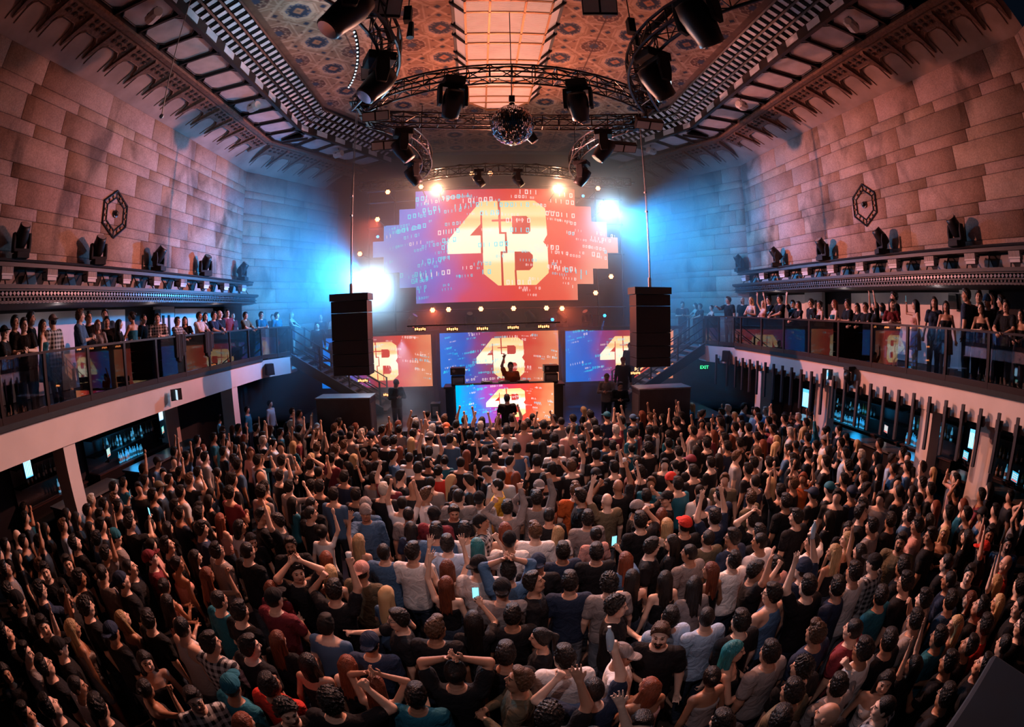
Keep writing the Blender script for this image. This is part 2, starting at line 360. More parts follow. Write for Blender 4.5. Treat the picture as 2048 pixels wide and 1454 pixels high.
# ---- painted ceiling between the grilles
def paint_ceiling():
    h = .036; xs = np.arange(-6.05, 6.051, h); ys = np.arange(6.6, 21.0, h)
    X, Y = np.meshgrid(xs, ys, indexing='ij'); V = np.stack([X, Y, np.full_like(X, ZC)], -1).reshape(-1, 3)
    p = 1.63; u = (X - .0 + p * 100) % p; v = (Y - 10.65 + p * 100) % p
    u = np.minimum(u, p - u); v = np.minimum(v, p - v)                         # around medallions
    us = p / 2 - u; vs_ = p / 2 - v                                             # around stars
    octo = lambda a, b: np.maximum(np.maximum(a, b), (a + b) * .7071)
    base = np.array([.30, .165, .105]); cream = np.array([.47, .30, .205]); dark = np.array([.030, .036, .060]); brown = np.array([.13, .06, .045]); org = np.array([.40, .17, .09])
    C = np.broadcast_to(base, X.shape + (3,)).copy()
    wob = .012 * np.sin(X * 31) * np.cos(Y * 27)
    def put(mask, col): C[mask] = col
    o = octo(u, v) + wob; q = octo(us, vs_) + wob
    dg = np.abs(np.abs(u - v)); dg2 = np.abs(u + v - p / 2)
    put(dg2 < .045, cream); put((np.abs(u - .36) < .02) & (o > .5), cream); put((np.abs(v - .36) < .02) & (o > .5), cream); put((dg < .03) & (o > .5), cream * .9)
    dia = np.abs(u - .62) + np.abs(v - .0); put(dia < .085, dark); dia = np.abs(u) + np.abs(v - .62); put(dia < .085, dark)
    dia = np.abs(u - .62) + np.abs(v - .24); put(dia < .05, brown); dia = np.abs(u - .24) + np.abs(v - .62); put(dia < .05, brown)
    put(o < .47, cream * .93); put(o < .44, base * 1.05); put(o < .41, cream); put(o < .30, dark * 2.2); put(o < .27, dark); put((o < .27) & (o > .235) & (np.sin(np.arctan2(v, u) * 16) > 0), cream * .6)
    put(u + v < .15, org); put(u + v < .06, base * .6)
    put(q < .36, cream); put(q < .325, brown)
    th = np.arctan2(vs_, us); r = np.hypot(us, vs_); star = .16 + .13 * np.abs(((th * 8 / (2 * PI)) % 1) * 2 - 1)
    put(r < star, cream * .75); put(r < star - .05, brown * .8); put(r < .12, dark * 1.6)
    put((np.abs((X + .82) % 3.26) < .012) | (np.abs((Y - 8.2) % 3.26) < .012), brown * .6)
    edge = 6.0 - np.maximum(0, Y - 14.8) * .5
    put(np.abs(X) > edge - .22, base * .55); put(np.abs(X) > edge - .05, brown)
    nx, ny = X.shape; idx = np.arange(nx * ny).reshape(nx, ny)
    F = np.stack([idx[:-1, :-1], idx[:-1, 1:], idx[1:, 1:], idx[1:, :-1]], -1).reshape(-1, 4)
    cx = X[:-1, :-1] + h / 2; cyy = Y[:-1, :-1] + h / 2
    keep = (np.abs(cx) < 6.02 - np.maximum(0, cyy - 14.8) * .5) & ~((np.abs(cx) < 1.22) & (cyy < 15.0))
    F = F[keep.ravel()]
    used = np.unique(F); mp = np.zeros(nx * ny, int); mp[used] = np.arange(len(used))
    o = link('ceiling_painted', numpy_mesh('ceiling_painted', V[used], mp[F], [PAINTED], smooth=False, attr=C.reshape(-1, 3)[used]))
    return S(o)
paint_ceiling()

# ---- lay light in the middle of the ceiling
LAY = mat('lay_glass_added_glow', (.72, .62, .58), .5, emit=(1.0, .42, .30), strength=.34, noise=.15, nscale=1.5)  # faint salmon emission added to the glazing
GOLD = mat('gilded_bar', (.42, .22, .10), .45, .4); LEAD = mat('leaded_dark', (.03, .025, .025), .5)
def lay_light():
    t = thing('ceiling_lay_light', (0, 12, ZC - .1), 'long glazed lay light with gilded bars running down the middle of the painted ceiling', 'ceiling light')
    zb = ZC - .32; rows = [6.8, 7.7, 8.1, 9.0, 9.5, 10.5, 11.0, 11.95, 12.4, 13.3, 13.7, 14.4, 14.9]; xs = [-.98, -.42, .38, .98]
    pan, bars, rib = MB(), MB(), MB()
    for a, b in zip(rows[:-1], rows[1:]):
        for x0, x1 in zip(xs[:-1], xs[1:]): pan.bb(x0 + .03, x1 - .03, a + .03, b - .03, zb, zb + .03)
        for sx in (-1, 1): pan.add([(sx * .99, a + .03, zb + .02), (sx * .99, b - .03, zb + .02), (sx * 1.27, b - .03, ZC), (sx * 1.27, a + .03, ZC)], [(0, 1, 2, 3)])
    pan.add([(-.98, 14.93, zb + .02), (-.42, 15.55, zb + .05), (.42, 15.55, zb + .05), (.98, 14.93, zb + .02)], [(0, 1, 2, 3)])
    y = 6.8
    while y < 14.85:
        y += .045; rib.bb(-.97, .97, y, y + .018, zb - .012, zb + .002)
    for x in xs: bars.bb(x - .025, x + .025, 6.8, 15.0, zb - .04, zb + .05)
    for y in rows: bars.bb(-1.0, 1.0, y - .025, y + .025, zb - .04, zb + .05)
    for a, b in (((-1, 14.93), (-.42, 15.6)), ((-.42, 15.6), (.42, 15.6)), ((.42, 15.6), (1, 14.93)), ((-.42, 14.93), (-.42, 15.6)), ((.38, 14.93), (.42, 15.6))):
        bars.cyl((*a, zb), (*b, zb + .04), .03, 6)
    side = MB()
    for y in rows:
        for sx in (-1, 1): side.prism([(.98, zb - .06), (1.36, ZC - .02), (1.30, ZC + .05), (.98, zb + .08)], (0, y - .03, 0), (sx, 0, 0), (0, 0, 1), .06)
    for sx in (-1, 1): side.bb(sx * 1.24, sx * 1.32, 6.6, 15.0, ZC - .03, ZC + .05)
    for o in (pan.build('glass_panels', LAY, t), bars.build('gilded_bars', GOLD, t), rib.build('glass_ribs', LAY, t), side.build('iron_ribs', LEAD, t)):
        o.matrix_parent_inverse = Matrix.Translation((0, -12, -(ZC - .1)))
lay_light()

# ---- louvred grilles, coffer row, carved cove
LOUV = mat('grille_pane', (.72, .76, .84), .55, noise=.2, nscale=1.0); FABR = mat('coffer_mesh', (.58, .50, .50), .8, noise=.12, nscale=3, bump=.2)
k_tr = 1
for nm, sx in SIDES:
    gr, pn, cf, fb, sh = MB(), MB(), MB(), MB(), MB()
    for kind in ('straight', 'far'):
        r = Run(sx, kind); s0, s1 = (5.0, r.s1) if kind == 'straight' else (r.s0, r.s1 + .3)
        base_in = -1.35                                                      # inner edge of the coffer row
        def pt(s, t, up=0):                                                   # t 0..1 from coffer beam to painted ceiling
            return r.P(s, base_in - .95 * t, ZK + .2 + (ZC - ZK - .2) * t - up)
        gr.add([pt(s0, 0, -.1), pt(s1, 0, -.1), pt(s1, 1, -.1), pt(s0, 1, -.1)], [(0, 1, 2, 3)])
        s = s0 + (.15 if kind == 'straight' else .35)
        while s < s1 - .1:
            for k in range(3):
                a, b = .04 + k * .325, .33 + k * .325 - .04
                q = [pt(s, a), pt(s + .13, a), pt(s + .13, b), pt(s, b)]
                pn.add(q + [p + Vector((0, 0, .04)) for p in q], [(0, 1, 2, 3), (0, 4, 5, 1), (2, 6, 7, 3)])
            # dark louvre blade between panes
            q = [pt(s + .15, 0, -.02), pt(s + .15, 1, -.02), pt(s + .15, 1, .03), pt(s + .15, 0, .03)]
            gr.add(q, [(0, 1, 2, 3)])
            s += .285
        for k in range(4):
            a = k * .325 + (.0 if k < 3 else .02)
            for e in range(2): gr.cyl(pt(s0, a, .01 + e * .03), pt(s1, a, .01 + e * .03), .022, 4)
        # beam between grille and coffers, with little panels
        R3 = r.rot(); L = s1 - s0
        cf.box(r.P((s0 + s1) / 2, base_in, ZK + .12), (L, .12, .36), 0, R3)
        s = s0
        while s < s1: fb.box(r.P(s + .35, base_in - .065, ZK + .1), (.55, .015, .2), 1, R3); s += 1.02
        cf.box(r.P((s0 + s1) / 2, .05, ZK), (L, .12, .22), 0, R3)
        # coffer bays
        s = s0 + (.0 if kind == 'straight' else .25)
        while s < s1 - .5:
            w, c = .86, .16
            poly = [(s + .08 + c, -1.25), (s + .94 - c, -1.25), (s + .94, -1.25 + c), (s + .94, -.1 - c), (s + .94 - c, -.1), (s + .08 + c, -.1), (s + .08, -.1 - c), (s + .08, -1.25 + c)]
            pts = [r.P(a, b, ZK + .03) for a, b in poly]; fb.add(pts, [tuple(range(8))])
            for i in range(8): cf.cyl(pts[i] - Vector((0, 0, .03)), pts[(i + 1) % 8] - Vector((0, 0, .03)), .018, 4)
            cf.box(r.P(s + 1.02, -.65, ZK + .02), (.05, 1.35, .16), 0, R3)
            s += 1.02
        cf.add([r.P(s0, -1.4, ZK + .3), r.P(s1, -1.4, ZK + .3), r.P(s1, .1, ZK + .3), r.P(s0, .1, ZK + .3)], [(0, 1, 2, 3)])
    S(gr.build('trim_%d' % k_tr, COFF)); S(pn.build('trim_%d' % (k_tr + 1), LOUV)); S(cf.build('trim_%d' % (k_tr + 2), COFF)); S(fb.build('trim_%d' % (k_tr + 3), [FABR, LOUV])); k_tr += 4
    # carved cove
    cv, cs, mo = MB(), MB(), MB()
    for kind in ('straight', 'far'):
        r = Run(sx, kind); s0, s1 = (2.6, r.s1) if kind == 'straight' else (r.s0, r.s1)
        W = r.w; H = ZK - .1 - ZF
        def cp(s, t, lift=0): return r.P(s, .12 + (W - .12) * t, ZK - .1 - H * (t ** 1.5) - lift)
        n = 8
        ss = [s0, s1]
        for k in range(n):
            a, b = k / n, (k + 1) / n; e0 = (W - 1.7) * .0
            x1 = s1 + (.06 + 1.33 * a if kind == 'straight' else 0), s1 + (.06 + 1.33 * b if kind == 'straight' else 0)
            x0 = s0 + (.45 * a if kind == 'far' else 0), s0 + (.45 * b if kind == 'far' else 0)
            cs.add([cp(x0[0], a), cp(x1[0], a), cp(x1[1], b), cp(x0[1], b)], [(0, 1, 2, 3)])
        # moulding over the cove
        L = s1 - s0; mo.box(r.P((s0 + s1) / 2, .16, ZK - .05), (L, .12, .2), 0, r.rot()); mo.box(r.P((s0 + s1) / 2, .02, ZK - .13), (L, .16, .08), 0, r.rot())
        s = s0
        while s < s1: mo.box(r.P(s + .45, .09, ZK - .04), (.7, .03, .11), 1, r.rot()); s += 1.02
        # fins, arch heads and pierced band
        P = .92; s = s0 + .2
        while s < s1 - .2:
            for (t0, t1, w0, w1, l0, l1) in ((.03, .50, .058, .050, .16, .13), (.50, .74, .050, .014, .13, .03)):
                q = [cp(s - w0, t0, 0), cp(s + w0, t0, 0), cp(s + w1, t1, 0), cp(s - w1, t1, 0), cp(s - w0, t0, l0), cp(s + w0, t0, l0), cp(s + w1, t1, l1), cp(s - w1, t1, l1)]
                cv.add(q, [(4, 5, 6, 7), (0, 4, 7, 3), (1, 2, 6, 5), (0, 1, 5, 4), (2, 3, 7, 6)])
            m_, e = s + P / 2, P / 2
            # spandrel with octagonal arch cut
            arch = [(s + .09, .50), (s + .13, .40), (s + .25, .33), (s + P - .25, .33), (s + P - .13, .40), (s + P - .09, .50)]
            q = [cp(s, .02, .07), cp(s + P, .02, .07), cp(s + P, .52, .07), *[cp(a, b, .07) for a, b in arch[::-1]], cp(s, .52, .07)]
            cv.add(q, [tuple(range(len(q)))])
            for a, b in zip(arch[:-1], arch[1:]): cv.cyl(cp(*a, .07), cp(*b, .07), .022, 4)
            in_ = [(s + .16, .80), (s + .16, .52), (s + .20, .44), (s + .29, .385), (s + P - .29, .385), (s + P - .20, .44), (s + P - .16, .52), (s + P - .16, .80)]
            for a, b in zip(in_[:-1], in_[1:]): cv.cyl(cp(*a, .01), cp(*b, .01), .014, 4)
            for k in range(3):                                               # rosettes and pierced work
                cc = cp(m_ - .24 + k * .24, .19, .09); cv.cyl(cc, cc - Vector((0, 0, .03)), .07, 8, mi=1); cv.cyl(cc, cc - Vector((0, 0, .05)), .03, 6)
                cc = cp(m_ - .24 + k * .24, .09, .09); cv.box(cc, (.1, .1, .04), 1, r.rot())
            s += P
    S(cs.build('wall_cove_' + nm, mat('cove_stone', (.34, .24, .195), .85, noise=.25, nscale=1.3, bump=.3)))
    S(cv.build('trim_%d' % k_tr, [CARVED, mat('carved_dark', (.04, .022, .018), .8)])); S(mo.build('trim_%d' % (k_tr + 1), [CARVED, mat('moulding_light', (.30, .18, .13), .8)])); k_tr += 2

# ---- ledge, cornice, balcony recess
for nm, sx in SIDES:
    lg, co = MB(), MB()
    a = sx
    lg.bb(a * 9.45, a * 11.6, -2, 17.6, 5.62, 5.70, 0); lg.bb(a * 9.62, a * 10.0, -2, 17.4, 6.06, 6.14, 0)
    lg.bb(a * 9.98, a * 11.6, -2, 17.3, 5.7, 6.14, 1)
    for y in np.arange(-1.5, 17.2, .68):                                     # light panels with dark braces behind the floods
        lg.add([(a * 9.97, y + .05, 5.72), (a * 9.97, y + .60, 5.72), (a * 9.95, y + .46, 6.02), (a * 9.95, y + .2, 6.02)], [(0, 1, 2, 3)], 2)
        lg.cyl((a * 9.55, y, 5.7), (a * 9.9, y + .12, 6.08), .018, 5, mi=1)
    lg.cyl((a * 9.6, -2, 6.18), (a * 9.6, 17.4, 6.18), .03, 6, mi=1); lg.bb(a * 9.8, a * 9.98, -2, 17.3, 6.14, 6.19, 1)
    S(lg.build('trim_%d' % k_tr, [BRONZE, KM, mat('ledge_panel', (.30, .27, .27), .7)])); k_tr += 1
    co.bb(a * 9.60, a * 9.75, -2, 17.6, 5.36, 5.66, 0); co.bb(a * 9.5, a * 9.62, -2, 17.6, 5.585, 5.62, 0)
    co.bb(a * 9.54, a * 9.62, -2, 17.6, 5.46, 5.49, 0); co.bb(a * 9.56, a * 9.62, -2, 17.6, 5.36, 5.39, 0)
    y = -1.9
    while y < 17.5:
        co.box((a * 9.575, y, 5.54), (.05, .07, .07), 1, (PI / 4, 0, 0)); co.box((a * 9.58, y + .05, 5.43), (.04, .05, .05), 0); co.box((a * 9.59, y, 5.375), (.05, .06, .045), 1); y += .115
    S(co.build('trim_%d' % k_tr, [BRONZE, mat('cornice_ornament', (.10, .10, .11), .35, .5)])); k_tr += 1
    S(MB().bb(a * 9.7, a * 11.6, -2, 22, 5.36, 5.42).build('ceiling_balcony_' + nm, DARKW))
    # balcony slab, fascia, bent end
    pts = [(8.42, -2.5), (8.42, 15.6), (7.85, 16.9), (7.85, 17.6), (11.6, 17.6), (11.6, -2.5)]
    m_ = MB(); poly = [(a * x, y) for x, y in pts]; n = len(poly)
    v = [(x, y, 2.66) for x, y in poly] + [(x, y, 3.27) for x, y in poly]
    m_.add(v, [tuple(range(n)), tuple(range(n, 2 * n))[::-1]], 1); m_.add(v, [(i, (i + 1) % n, n + (i + 1) % n, n + i) for i in range(n)], 0)
    S(m_.build('floor_balcony_' + nm, [PLASTER, DARKW]))
    S(MB().bb(a * 8.38, a * 8.46, -2.5, 15.6, 3.24, 3.34).build('trim_%d' % k_tr, KM)); k_tr += 1
    # white walls at the back of the balcony
    ww = MB()
    for y0, y1 in (((3.0, 11.5), (14.4, 17.2)) if a < 0 else ((7.4, 12.35), (15.1, 17.6))): ww.bb(a * 11.48, a * 11.6, y0, y1, 3.3, 5.3)
    S(ww.build('wall_recess_' + nm, GREYW))
    for y in ((13.6,) if a < 0 else (14.4, 6.8)):
        p = thing('sign_pier', (a * 11.4, y, 3.27), 'white pier with two upright black bars, %s' % ({(-1, 1): 'on the left balcony wall behind leaning guests', (-1, 0): 'on the left balcony wall near the camera', (1, 1): 'far one on the right balcony wall', (1, 0): 'near one on the right balcony wall'}[(a, int(y > 10))]), 'pier')
        MB().bb(-.08, .08, -.55, .55, 0, 2.1).build('pier_body', mat('pier_white', (.66, .64, .64), .7), p)
        MB().bb(-a * .12, -a * .08, -.22, -.12, .9, 1.8).bb(-a * .12, -a * .08, .12, .22, .9, 1.8).bb(-a * .12, -a * .09, -.12, .12, 1.3, 1.4).build('black_bars', KM, p)
    # ground floor: beam band and piers
    for i, (y0, y1) in enumerate(((5.84, 6.2), (13.25, 13.62)) if a < 0 else ((6.22, 6.6), (13.75, 14.1), (10.45, 11.1))):
        xx = 8.44 if i < 2 else 8.75
        S(MB().bb(a * xx, a * (xx + (.45 if i < 2 else .3)), y0, y1, 0, 2.66).build('trim_%d' % k_tr, PLASTER)); k_tr += 1
S(MB().bb(8.9, 9.2, 4.55, 5.15, 0, 2.66).build('trim_%d' % k_tr, PLASTER)); k_tr += 1
S(MB().bb(-11.3, -11.0, 12.7, 13.5, 0, 2.66).build('trim_%d' % k_tr, PLASTER)); k_tr += 1
# ------------------------------------------------------------------ glass balustrades
FRAME_R = mat('balustrade_frame', (0.035, 0.022, 0.02), .3, .4)
def balustrade(nm, sx, posts):
    t = thing('glass_balustrade', (sx * 8.42, 8, 3.33), 'long glass balustrade with dark red posts on the %s balcony edge' % nm, 'balustrade')
    inv = Matrix.Translation((-sx * 8.42, -8, -3.33))
    pp = [(sx * 8.42, y) for y in posts] + [(sx * 8.1, 16.35), (sx * 7.86, 17.1)]
    def add(n, mb, mt):
        o = mb.build(n, mt, t); o.matrix_parent_inverse = inv; return o
    rail, kick = MB(), MB()
    for (x0, y0), (x1, y1) in zip(pp[:-1], pp[1:]):
        d = Vector((x1 - x0, y1 - y0, 0)); L = d.length; ang = math.atan2(d.y, d.x); c = ((x0 + x1) / 2, (y0 + y1) / 2)
        rail.box((*c, 4.39), (L, .07, .045), 0, (0, 0, ang)); kick.box((*c, 3.39), (L, .05, .14), 0, (0, 0, ang))
        g = MB().box((*c, 3.92), (L - .12, .014, .9), 0, (0, 0, ang)); add('glass_pane', g, GLASS)
    for x, y in pp: add('post', MB().box((x, y, 3.86), (.06, .07, 1.06)), FRAME_R)
    add('handrail', rail, FRAME_R); add('base_rail', kick, FRAME_R)
balustrade('left', -1, [1.8, 3.1, 4.37, 5.6, 6.9, 8.14, 9.39, 10.7, 12.0, 13.28, 14.6, 15.6])
balustrade('right', 1, [2.2, 3.5, 4.73, 5.95, 7.17, 8.42, 9.76, 11.1, 12.44, 13.77, 15.17, 15.7])

# ---- flood lights and moving heads on the ledges
def make_flood(label):
    t = thing('flood_light', (0, 0, 0), label, 'flood light', 'flood lights along the ledges')
    b = MB(); b.box((0, 0, 0), (.20, .34, .16)); b.box((0, 0, -.11), (.16, .30, .08)); b.build('housing', mat('flood_grey', (.58, .52, .50), .5), t, bevel=.01)
    f = MB()
    for i in range(9): f.box((-.103, -.15 + i * .0375, .02), (.012, .012, .12))
    f.build('vents', mat('flood_vent', (.22, .2, .2), .5), t)
    y = MB(); y.box((.05, 0, .02), (.16, .38, .02)); y.cyl((.1, 0, 0), (.28, 0, .06), .02, 6); y.box((.16, 0, -.04), (.18, .16, .14)); y.build('yoke', K, t)
    return t
def make_head(label, up=True, name='moving_head_light', cat='stage light', group=None):
    """moving head, base at z 0; up: stands on its base, else hangs"""
    t = thing(name, (0, 0, 0), label, cat, group); s = 1 if up else -1
    b = MB(); b.box((0, 0, s * .06), (.34, .30, .12)); b.build('base', KM, t, bevel=.012)
    d = MB(); d.bb(-.151, -.15 + .0, -.09, .03, s * .02, s * .09); d.build('display', emis('display_glow', (.6, .8, 1.0), 2.5), t)
    y = MB()
    for e in (-1, 1):
        y.prism([(-.07, .12), (.07, .12), (.085, .30), (.06, .46), (-.06, .46), (-.085, .30)], (0, e * .19 - .025, 0), (1, 0, 0), (0, 0, s), .05 * (1 if s < 0 else -1) )
    y.box((0, 0, s * .15), (.16, .40, .06)); y.build('yoke', KM, t, bevel=.01)
    h = MB(); c = (0, 0, s * .40); q = .5 if up else 2.3
    R = Euler((0, (-.7 if up else 2.5), 0)).to_matrix()
    h.lathe([(.06, -.22), (.13, -.20), (.155, -.08), (.15, .04), (.13, .16), (.125, .23), (.105, .235)], c, 16, 0, Euler((0, (-.7 if up else 2.5), 0)))
    hd = h.build('head', K, t, smooth=True)
    l = MB().lathe([(.10, .231), (.104, .242)], c, 16, 0, Euler((0, (-.7 if up else 2.5), 0))); l.build('lens', mat('lens_glass', (.5, .45, .42), .08, .9), hd)
    return t
nf = {}
fl = make_flood('grey flood light on the left ledge')
mv = make_head('black moving head light standing on the left ledge', True)
for sx, nm in ((-1, 'left'), (1, 'right')):
    ys = [5.24 + 1.37 * k for k in range(-2, 10)] if sx < 0 else [4.42 + 1.345 * k for k in range(-1, 12)]
    vis = [y for y in ys if (y > 5 if sx < 0 else y > 3)]
    for y in ys:
        if not (3 < y < 17.4) or (sx < 0 and y < 4.9): continue
        nf[sx] = nf.get(sx, 0) + 1
        o = copy_tree(fl); o.location = (sx * 9.47, y, 5.93); o.rotation_euler = (0, 0, 0 if sx > 0 else PI)
        o['label'] = 'grey ribbed flood light on the %s ledge, %s from the near end' % (nm, nth(nf[sx] - 1, 13)); o['group'] = 'flood lights on the %s ledge' % nm
    hs = [5.75, 8.4, 11.06, 13.76, 16.5] if sx < 0 else [6.29, 9.03, 11.75, 14.48, 17.2]
    rk = ['nearest', 'second nearest', 'middle', 'fourth nearest', 'farthest']
    for y, r_ in zip(hs, rk):
        o = copy_tree(mv); o.location = (sx * 9.62, y, 6.2); o.rotation_euler = (0, 0, (0 if sx > 0 else PI) + rnd.uniform(-.5, .5)); o.scale = (1.12,) * 3
        o['label'] = 'black moving head light standing on the %s ledge, %s of five' % (nm, r_); o['group'] = 'moving heads on the %s ledge' % nm
def drop(o):
    for c in list(o.children): drop(c)
    bpy.data.objects.remove(o)
drop(fl); drop(mv)

# ---- hexagonal iron ornaments on the stone walls
def hexagon(sx, y0, z0, label):
    t = thing('hexagonal_ornament', (sx * 9.96, y0, z0), label, 'wall ornament'); o = MB()
    def ring(a, b): return [(0, b), (a, b * .45), (a, -b * .45), (0, -b), (-a, -b * .45), (-a, b * .45)]
    A, B = ring(.50, .62), ring(.36, .44)
    for R_, rad in ((A, .028), (B, .02)):
        for i in range(6): p, q = R_[i], R_[(i + 1) % 6]; o.cyl((0, p[0], p[1]), (0, q[0], q[1]), rad, 6)
    for i in range(6):
        for k in range(3):
            f = k / 3; p = [A[i][j] * (1 - f) + A[(i + 1) % 6][j] * f for j in (0, 1)]; q = [B[i][j] * (1 - f) + B[(i + 1) % 6][j] * f for j in (0, 1)]
            o.cyl((0, *p), (0, *q), .014, 5)
            if k: MB().ball((0, (p[0] + q[0]) / 2, (p[1] + q[1]) / 2), .035, 8, 5).build('amber_boss', mat('amber_boss', (.35, .16, .06), .4), t)
    o.build('iron_frame', K, t)
    c = MB(); c.lathe([(.10, 0), (.10, .03), (.06, .04), (.06, .1), (.045, .12)], (0, 0, 0), 14, 0, Euler((0, -sx * PI / 2, 0))); c.build('boss', mat('boss_black', (.02, .02, .02), .3, .3), t)
hexagon(-1, 9.3, 7.62, 'hexagonal iron ornament with a round boss on the left stone wall')
hexagon(1, 9.9, 7.72, 'hexagonal iron ornament with a round boss on the right stone wall')

# ---- hanging black bars along the right fascia
bt = thing('hanging_bar', (8.3, 0, 0), 'long black bar on a square bracket hung along the right balcony fascia', 'decorative bar', 'black bars hung along the right fascia')
MB().bb(-.035, .035, -.035, .035, -1.12, 0).build('bar', mat('bar_dark', (.03, .025, .03), .5), bt)
MB().bb(.03, .09, -.09, .09, -.34, -.14).bb(-.0, .06, -.02, .02, -.26, -.22).build('bracket', mat('bracket_dark', (.05, .03, .035), .6), bt)
bys = [16.27 - .502 * k for k in range(26)]
for i, y in enumerate(bys):
    o = bt if i == 0 else copy_tree(bt); x = 8.26 if y < 15.6 else 8.26 - (y - 15.6) * .44; o.location = (x, y, 2.98); o['label'] = 'long black bar hung along the right fascia, %s from the stage end' % nth(i, 26)

# ---- small screens and a small moving head on the fascias
def fascia_screen(sx, y, label, img=(.5, .7, .85)):
    t = thing('small_monitor', (sx * 8.2, y, 3.0), label, 'monitor')
    MB().bb(-.02, .02, -.16, .16, -.14, .14).build('case', K, t); MB().cyl((0, 0, 0), (sx * .2, .05, .05), .015, 6).build('arm', K, t)
    s = MB().bb(-.14, .14, -.026, -.02, -.12, .12).build('screen', emis('monitor_glow', (.55, .75, .9), 1.1), t)
    MB().bb(-.1, .0, -.029, -.026, -.04, .05, 0).build('picture', emis('monitor_blue', (.05, .45, .9), 1.6), s); t.rotation_euler = (0, 0, sx * .5)
fascia_screen(-1, 9.85, 'small lit monitor on an arm on the left plaster fascia'); fascia_screen(1, 9.95, 'small lit monitor on an arm on the right plaster fascia')
o = make_head('small black moving head hung under the right glass balustrade', False); o.location = (8.25, 9.1, 3.3); o.scale = (.75,) * 3
def spk_small(x, y, z, rz, label):
    t = thing('wall_speaker', (x, y, z), label, 'speaker', rz=rz)
    MB().prism([(-.16, -.2), (.16, -.2), (.13, .2), (-.13, .2)], (0, .13, 0), (1, 0, 0), (0, 0, 1), .28).build('cabinet', K, t, bevel=.01); MB().bb(-.12, .12, -.155, -.148, -.15, .15).build('grille', KM, t)
spk_small(-8.2, 15.75, 2.95, .7, 'small black speaker on the plaster fascia by the left stairs'); spk_small(8.2, 15.9, 2.95, -.7, 'small black speaker on the plaster fascia by the right stairs')
spk_small(-11.2, 5.0, 5.0, 1.3, 'black wall speaker high in the left balcony corner'); spk_small(-11.25, 12.9, 5.05, 1.3, 'black wall speaker left of the barred pier'); spk_small(11.2, 7.5, 5.05, -1.3, 'black wall speaker beside the near barred pier')
def exit_sign(x, y, z, rz, label):
    t = thing('exit_sign', (x, y, z), label, 'exit sign', rz=rz)
    MB().bb(-.2, .2, -.03, .03, -.12, .12).build('case', KM, t)
    c = bpy.data.curves.new('exit_text', 'FONT'); c.body = 'EXIT'; c.size = .2; c.align_x = 'CENTER'; c.align_y = 'CENTER'; c.extrude = .004
    o = bpy.data.objects.new('lettering', c); COL.objects.link(o); o.parent = t; o.location = (0, -.036, 0); o.rotation_euler = (PI / 2, 0, 0); c.materials.append(emis('exit_green', (.04, .9, .3), 3.0))
    bpy.context.view_layer.update(); me = bpy.data.meshes.new_from_object(o.evaluated_get(bpy.context.evaluated_depsgraph_get())); bpy.data.objects.remove(o)
    o = link('lettering', me, t); o.location = (0, -.036, 0); o.rotation_euler = (PI / 2, 0, 0)
exit_sign(9.7, 18.8, 5.3, -.15, 'green EXIT sign glowing above the right balcony'); exit_sign(8.7, 18.8, 2.2, -.15, 'green EXIT sign glowing under the right balcony')
# ------------------------------------------------------------------ trusses over the dance floor
def bez(pts, n):
    out = []; k = len(pts) - 1
    for i in range(n + 1):
        t = i / n; q = [Vector(p) for p in pts]
        while len(q) > 1: q = [a.lerp(b, t) for a, b in zip(q[:-1], q[1:])]
        out.append(q[0])
    return out
def truss(label, pts, n=14, w=.30, group=None, mt=None, cr=.024, cab_r=.022):
    P = bez(pts, n); c = sum(P, Vector()) / len(P); t = thing('curved_truss', c, label, 'truss', group)
    ch, la, pl = MB(), MB(), MB(); fr = []
    for i, p in enumerate(P):
        d = (P[min(i + 1, n)] - P[max(i - 1, 0)]).normalized(); s = d.cross(Vector((0, 0, 1))).normalized(); u = Vector((0, 0, 1))
        fr.append([p - c + s * (a * w / 2) + u * (b * w / 2) for a, b in ((-1, -1), (1, -1), (1, 1), (-1, 1))])
    for k in range(4): ch.tube([f[k] for f in fr], cr, 6)
    for i, f in enumerate(fr):
        for k in range(4): la.cyl(f[k], f[(k + 1) % 4], .012, 5)
        if i:
            g = fr[i - 1]
            for k in range(4): la.cyl(g[k] if i % 2 else f[k], f[(k + 1) % 4] if i % 2 else g[(k + 1) % 4], .012, 5)
    for f in (fr[0], fr[-1]):
        cc = sum(f, Vector()) / 4; MB().box(cc, (w * 1.15, w * 1.15, .03)).box(cc, (.05, w * 1.1, w * 1.1)).build('corner_plate', K, t)
    mt = mt or STEEL2
    ch.build('chord_tubes', mt, t); la.build('lacing', mt, t)
    cab = MB()
    for a, b in zip(fr[1:-2:2], fr[3::2]):
        m_ = (a[2] + b[3]) / 2 + Vector((0, 0, .05 + rnd.uniform(0, .05))); cab.tube([(a[2] + a[3]) / 2, m_, (b[2] + b[3]) / 2], cab_r, 5)
    cab.build('cables', KM, t)
    return t
STEEL2 = mat('truss_metal', (.06, .055, .055), .3, 1.0)
z = 9.45
truss('black curved truss bowing inward at the left, nearest the camera', [(-3.35, 10.0, z), (-2.3, 8.6, z), (-1.35, 6.9, z), (-3.6, 4.2, z)], w=.36, cr=.032, cab_r=.07)
truss('black curved truss bowing inward at the right, nearest the camera', [(3.3, 10.0, z), (2.3, 8.6, z), (1.5, 6.9, z), (3.7, 4.2, z)], w=.36, cr=.032, cab_r=.07)
truss('curved truss arching in front of the mirror ball', [(-3.3, 10.05, z), (-1.4, 8.5, z), (1.4, 8.5, z), (3.3, 10.05, z)], 16)
truss('nearly straight truss running behind the mirror ball', [(-3.35, 10.85, z), (-1.2, 11.75, z), (1.4, 11.85, z), (3.35, 11.1, z)], 16)
truss('left curved truss of the far frame bowing inward', [(-3.25, 11.0, z), (-2.0, 12.4, z), (-1.9, 14.9, z), (-2.95, 16.45, z)], 12)
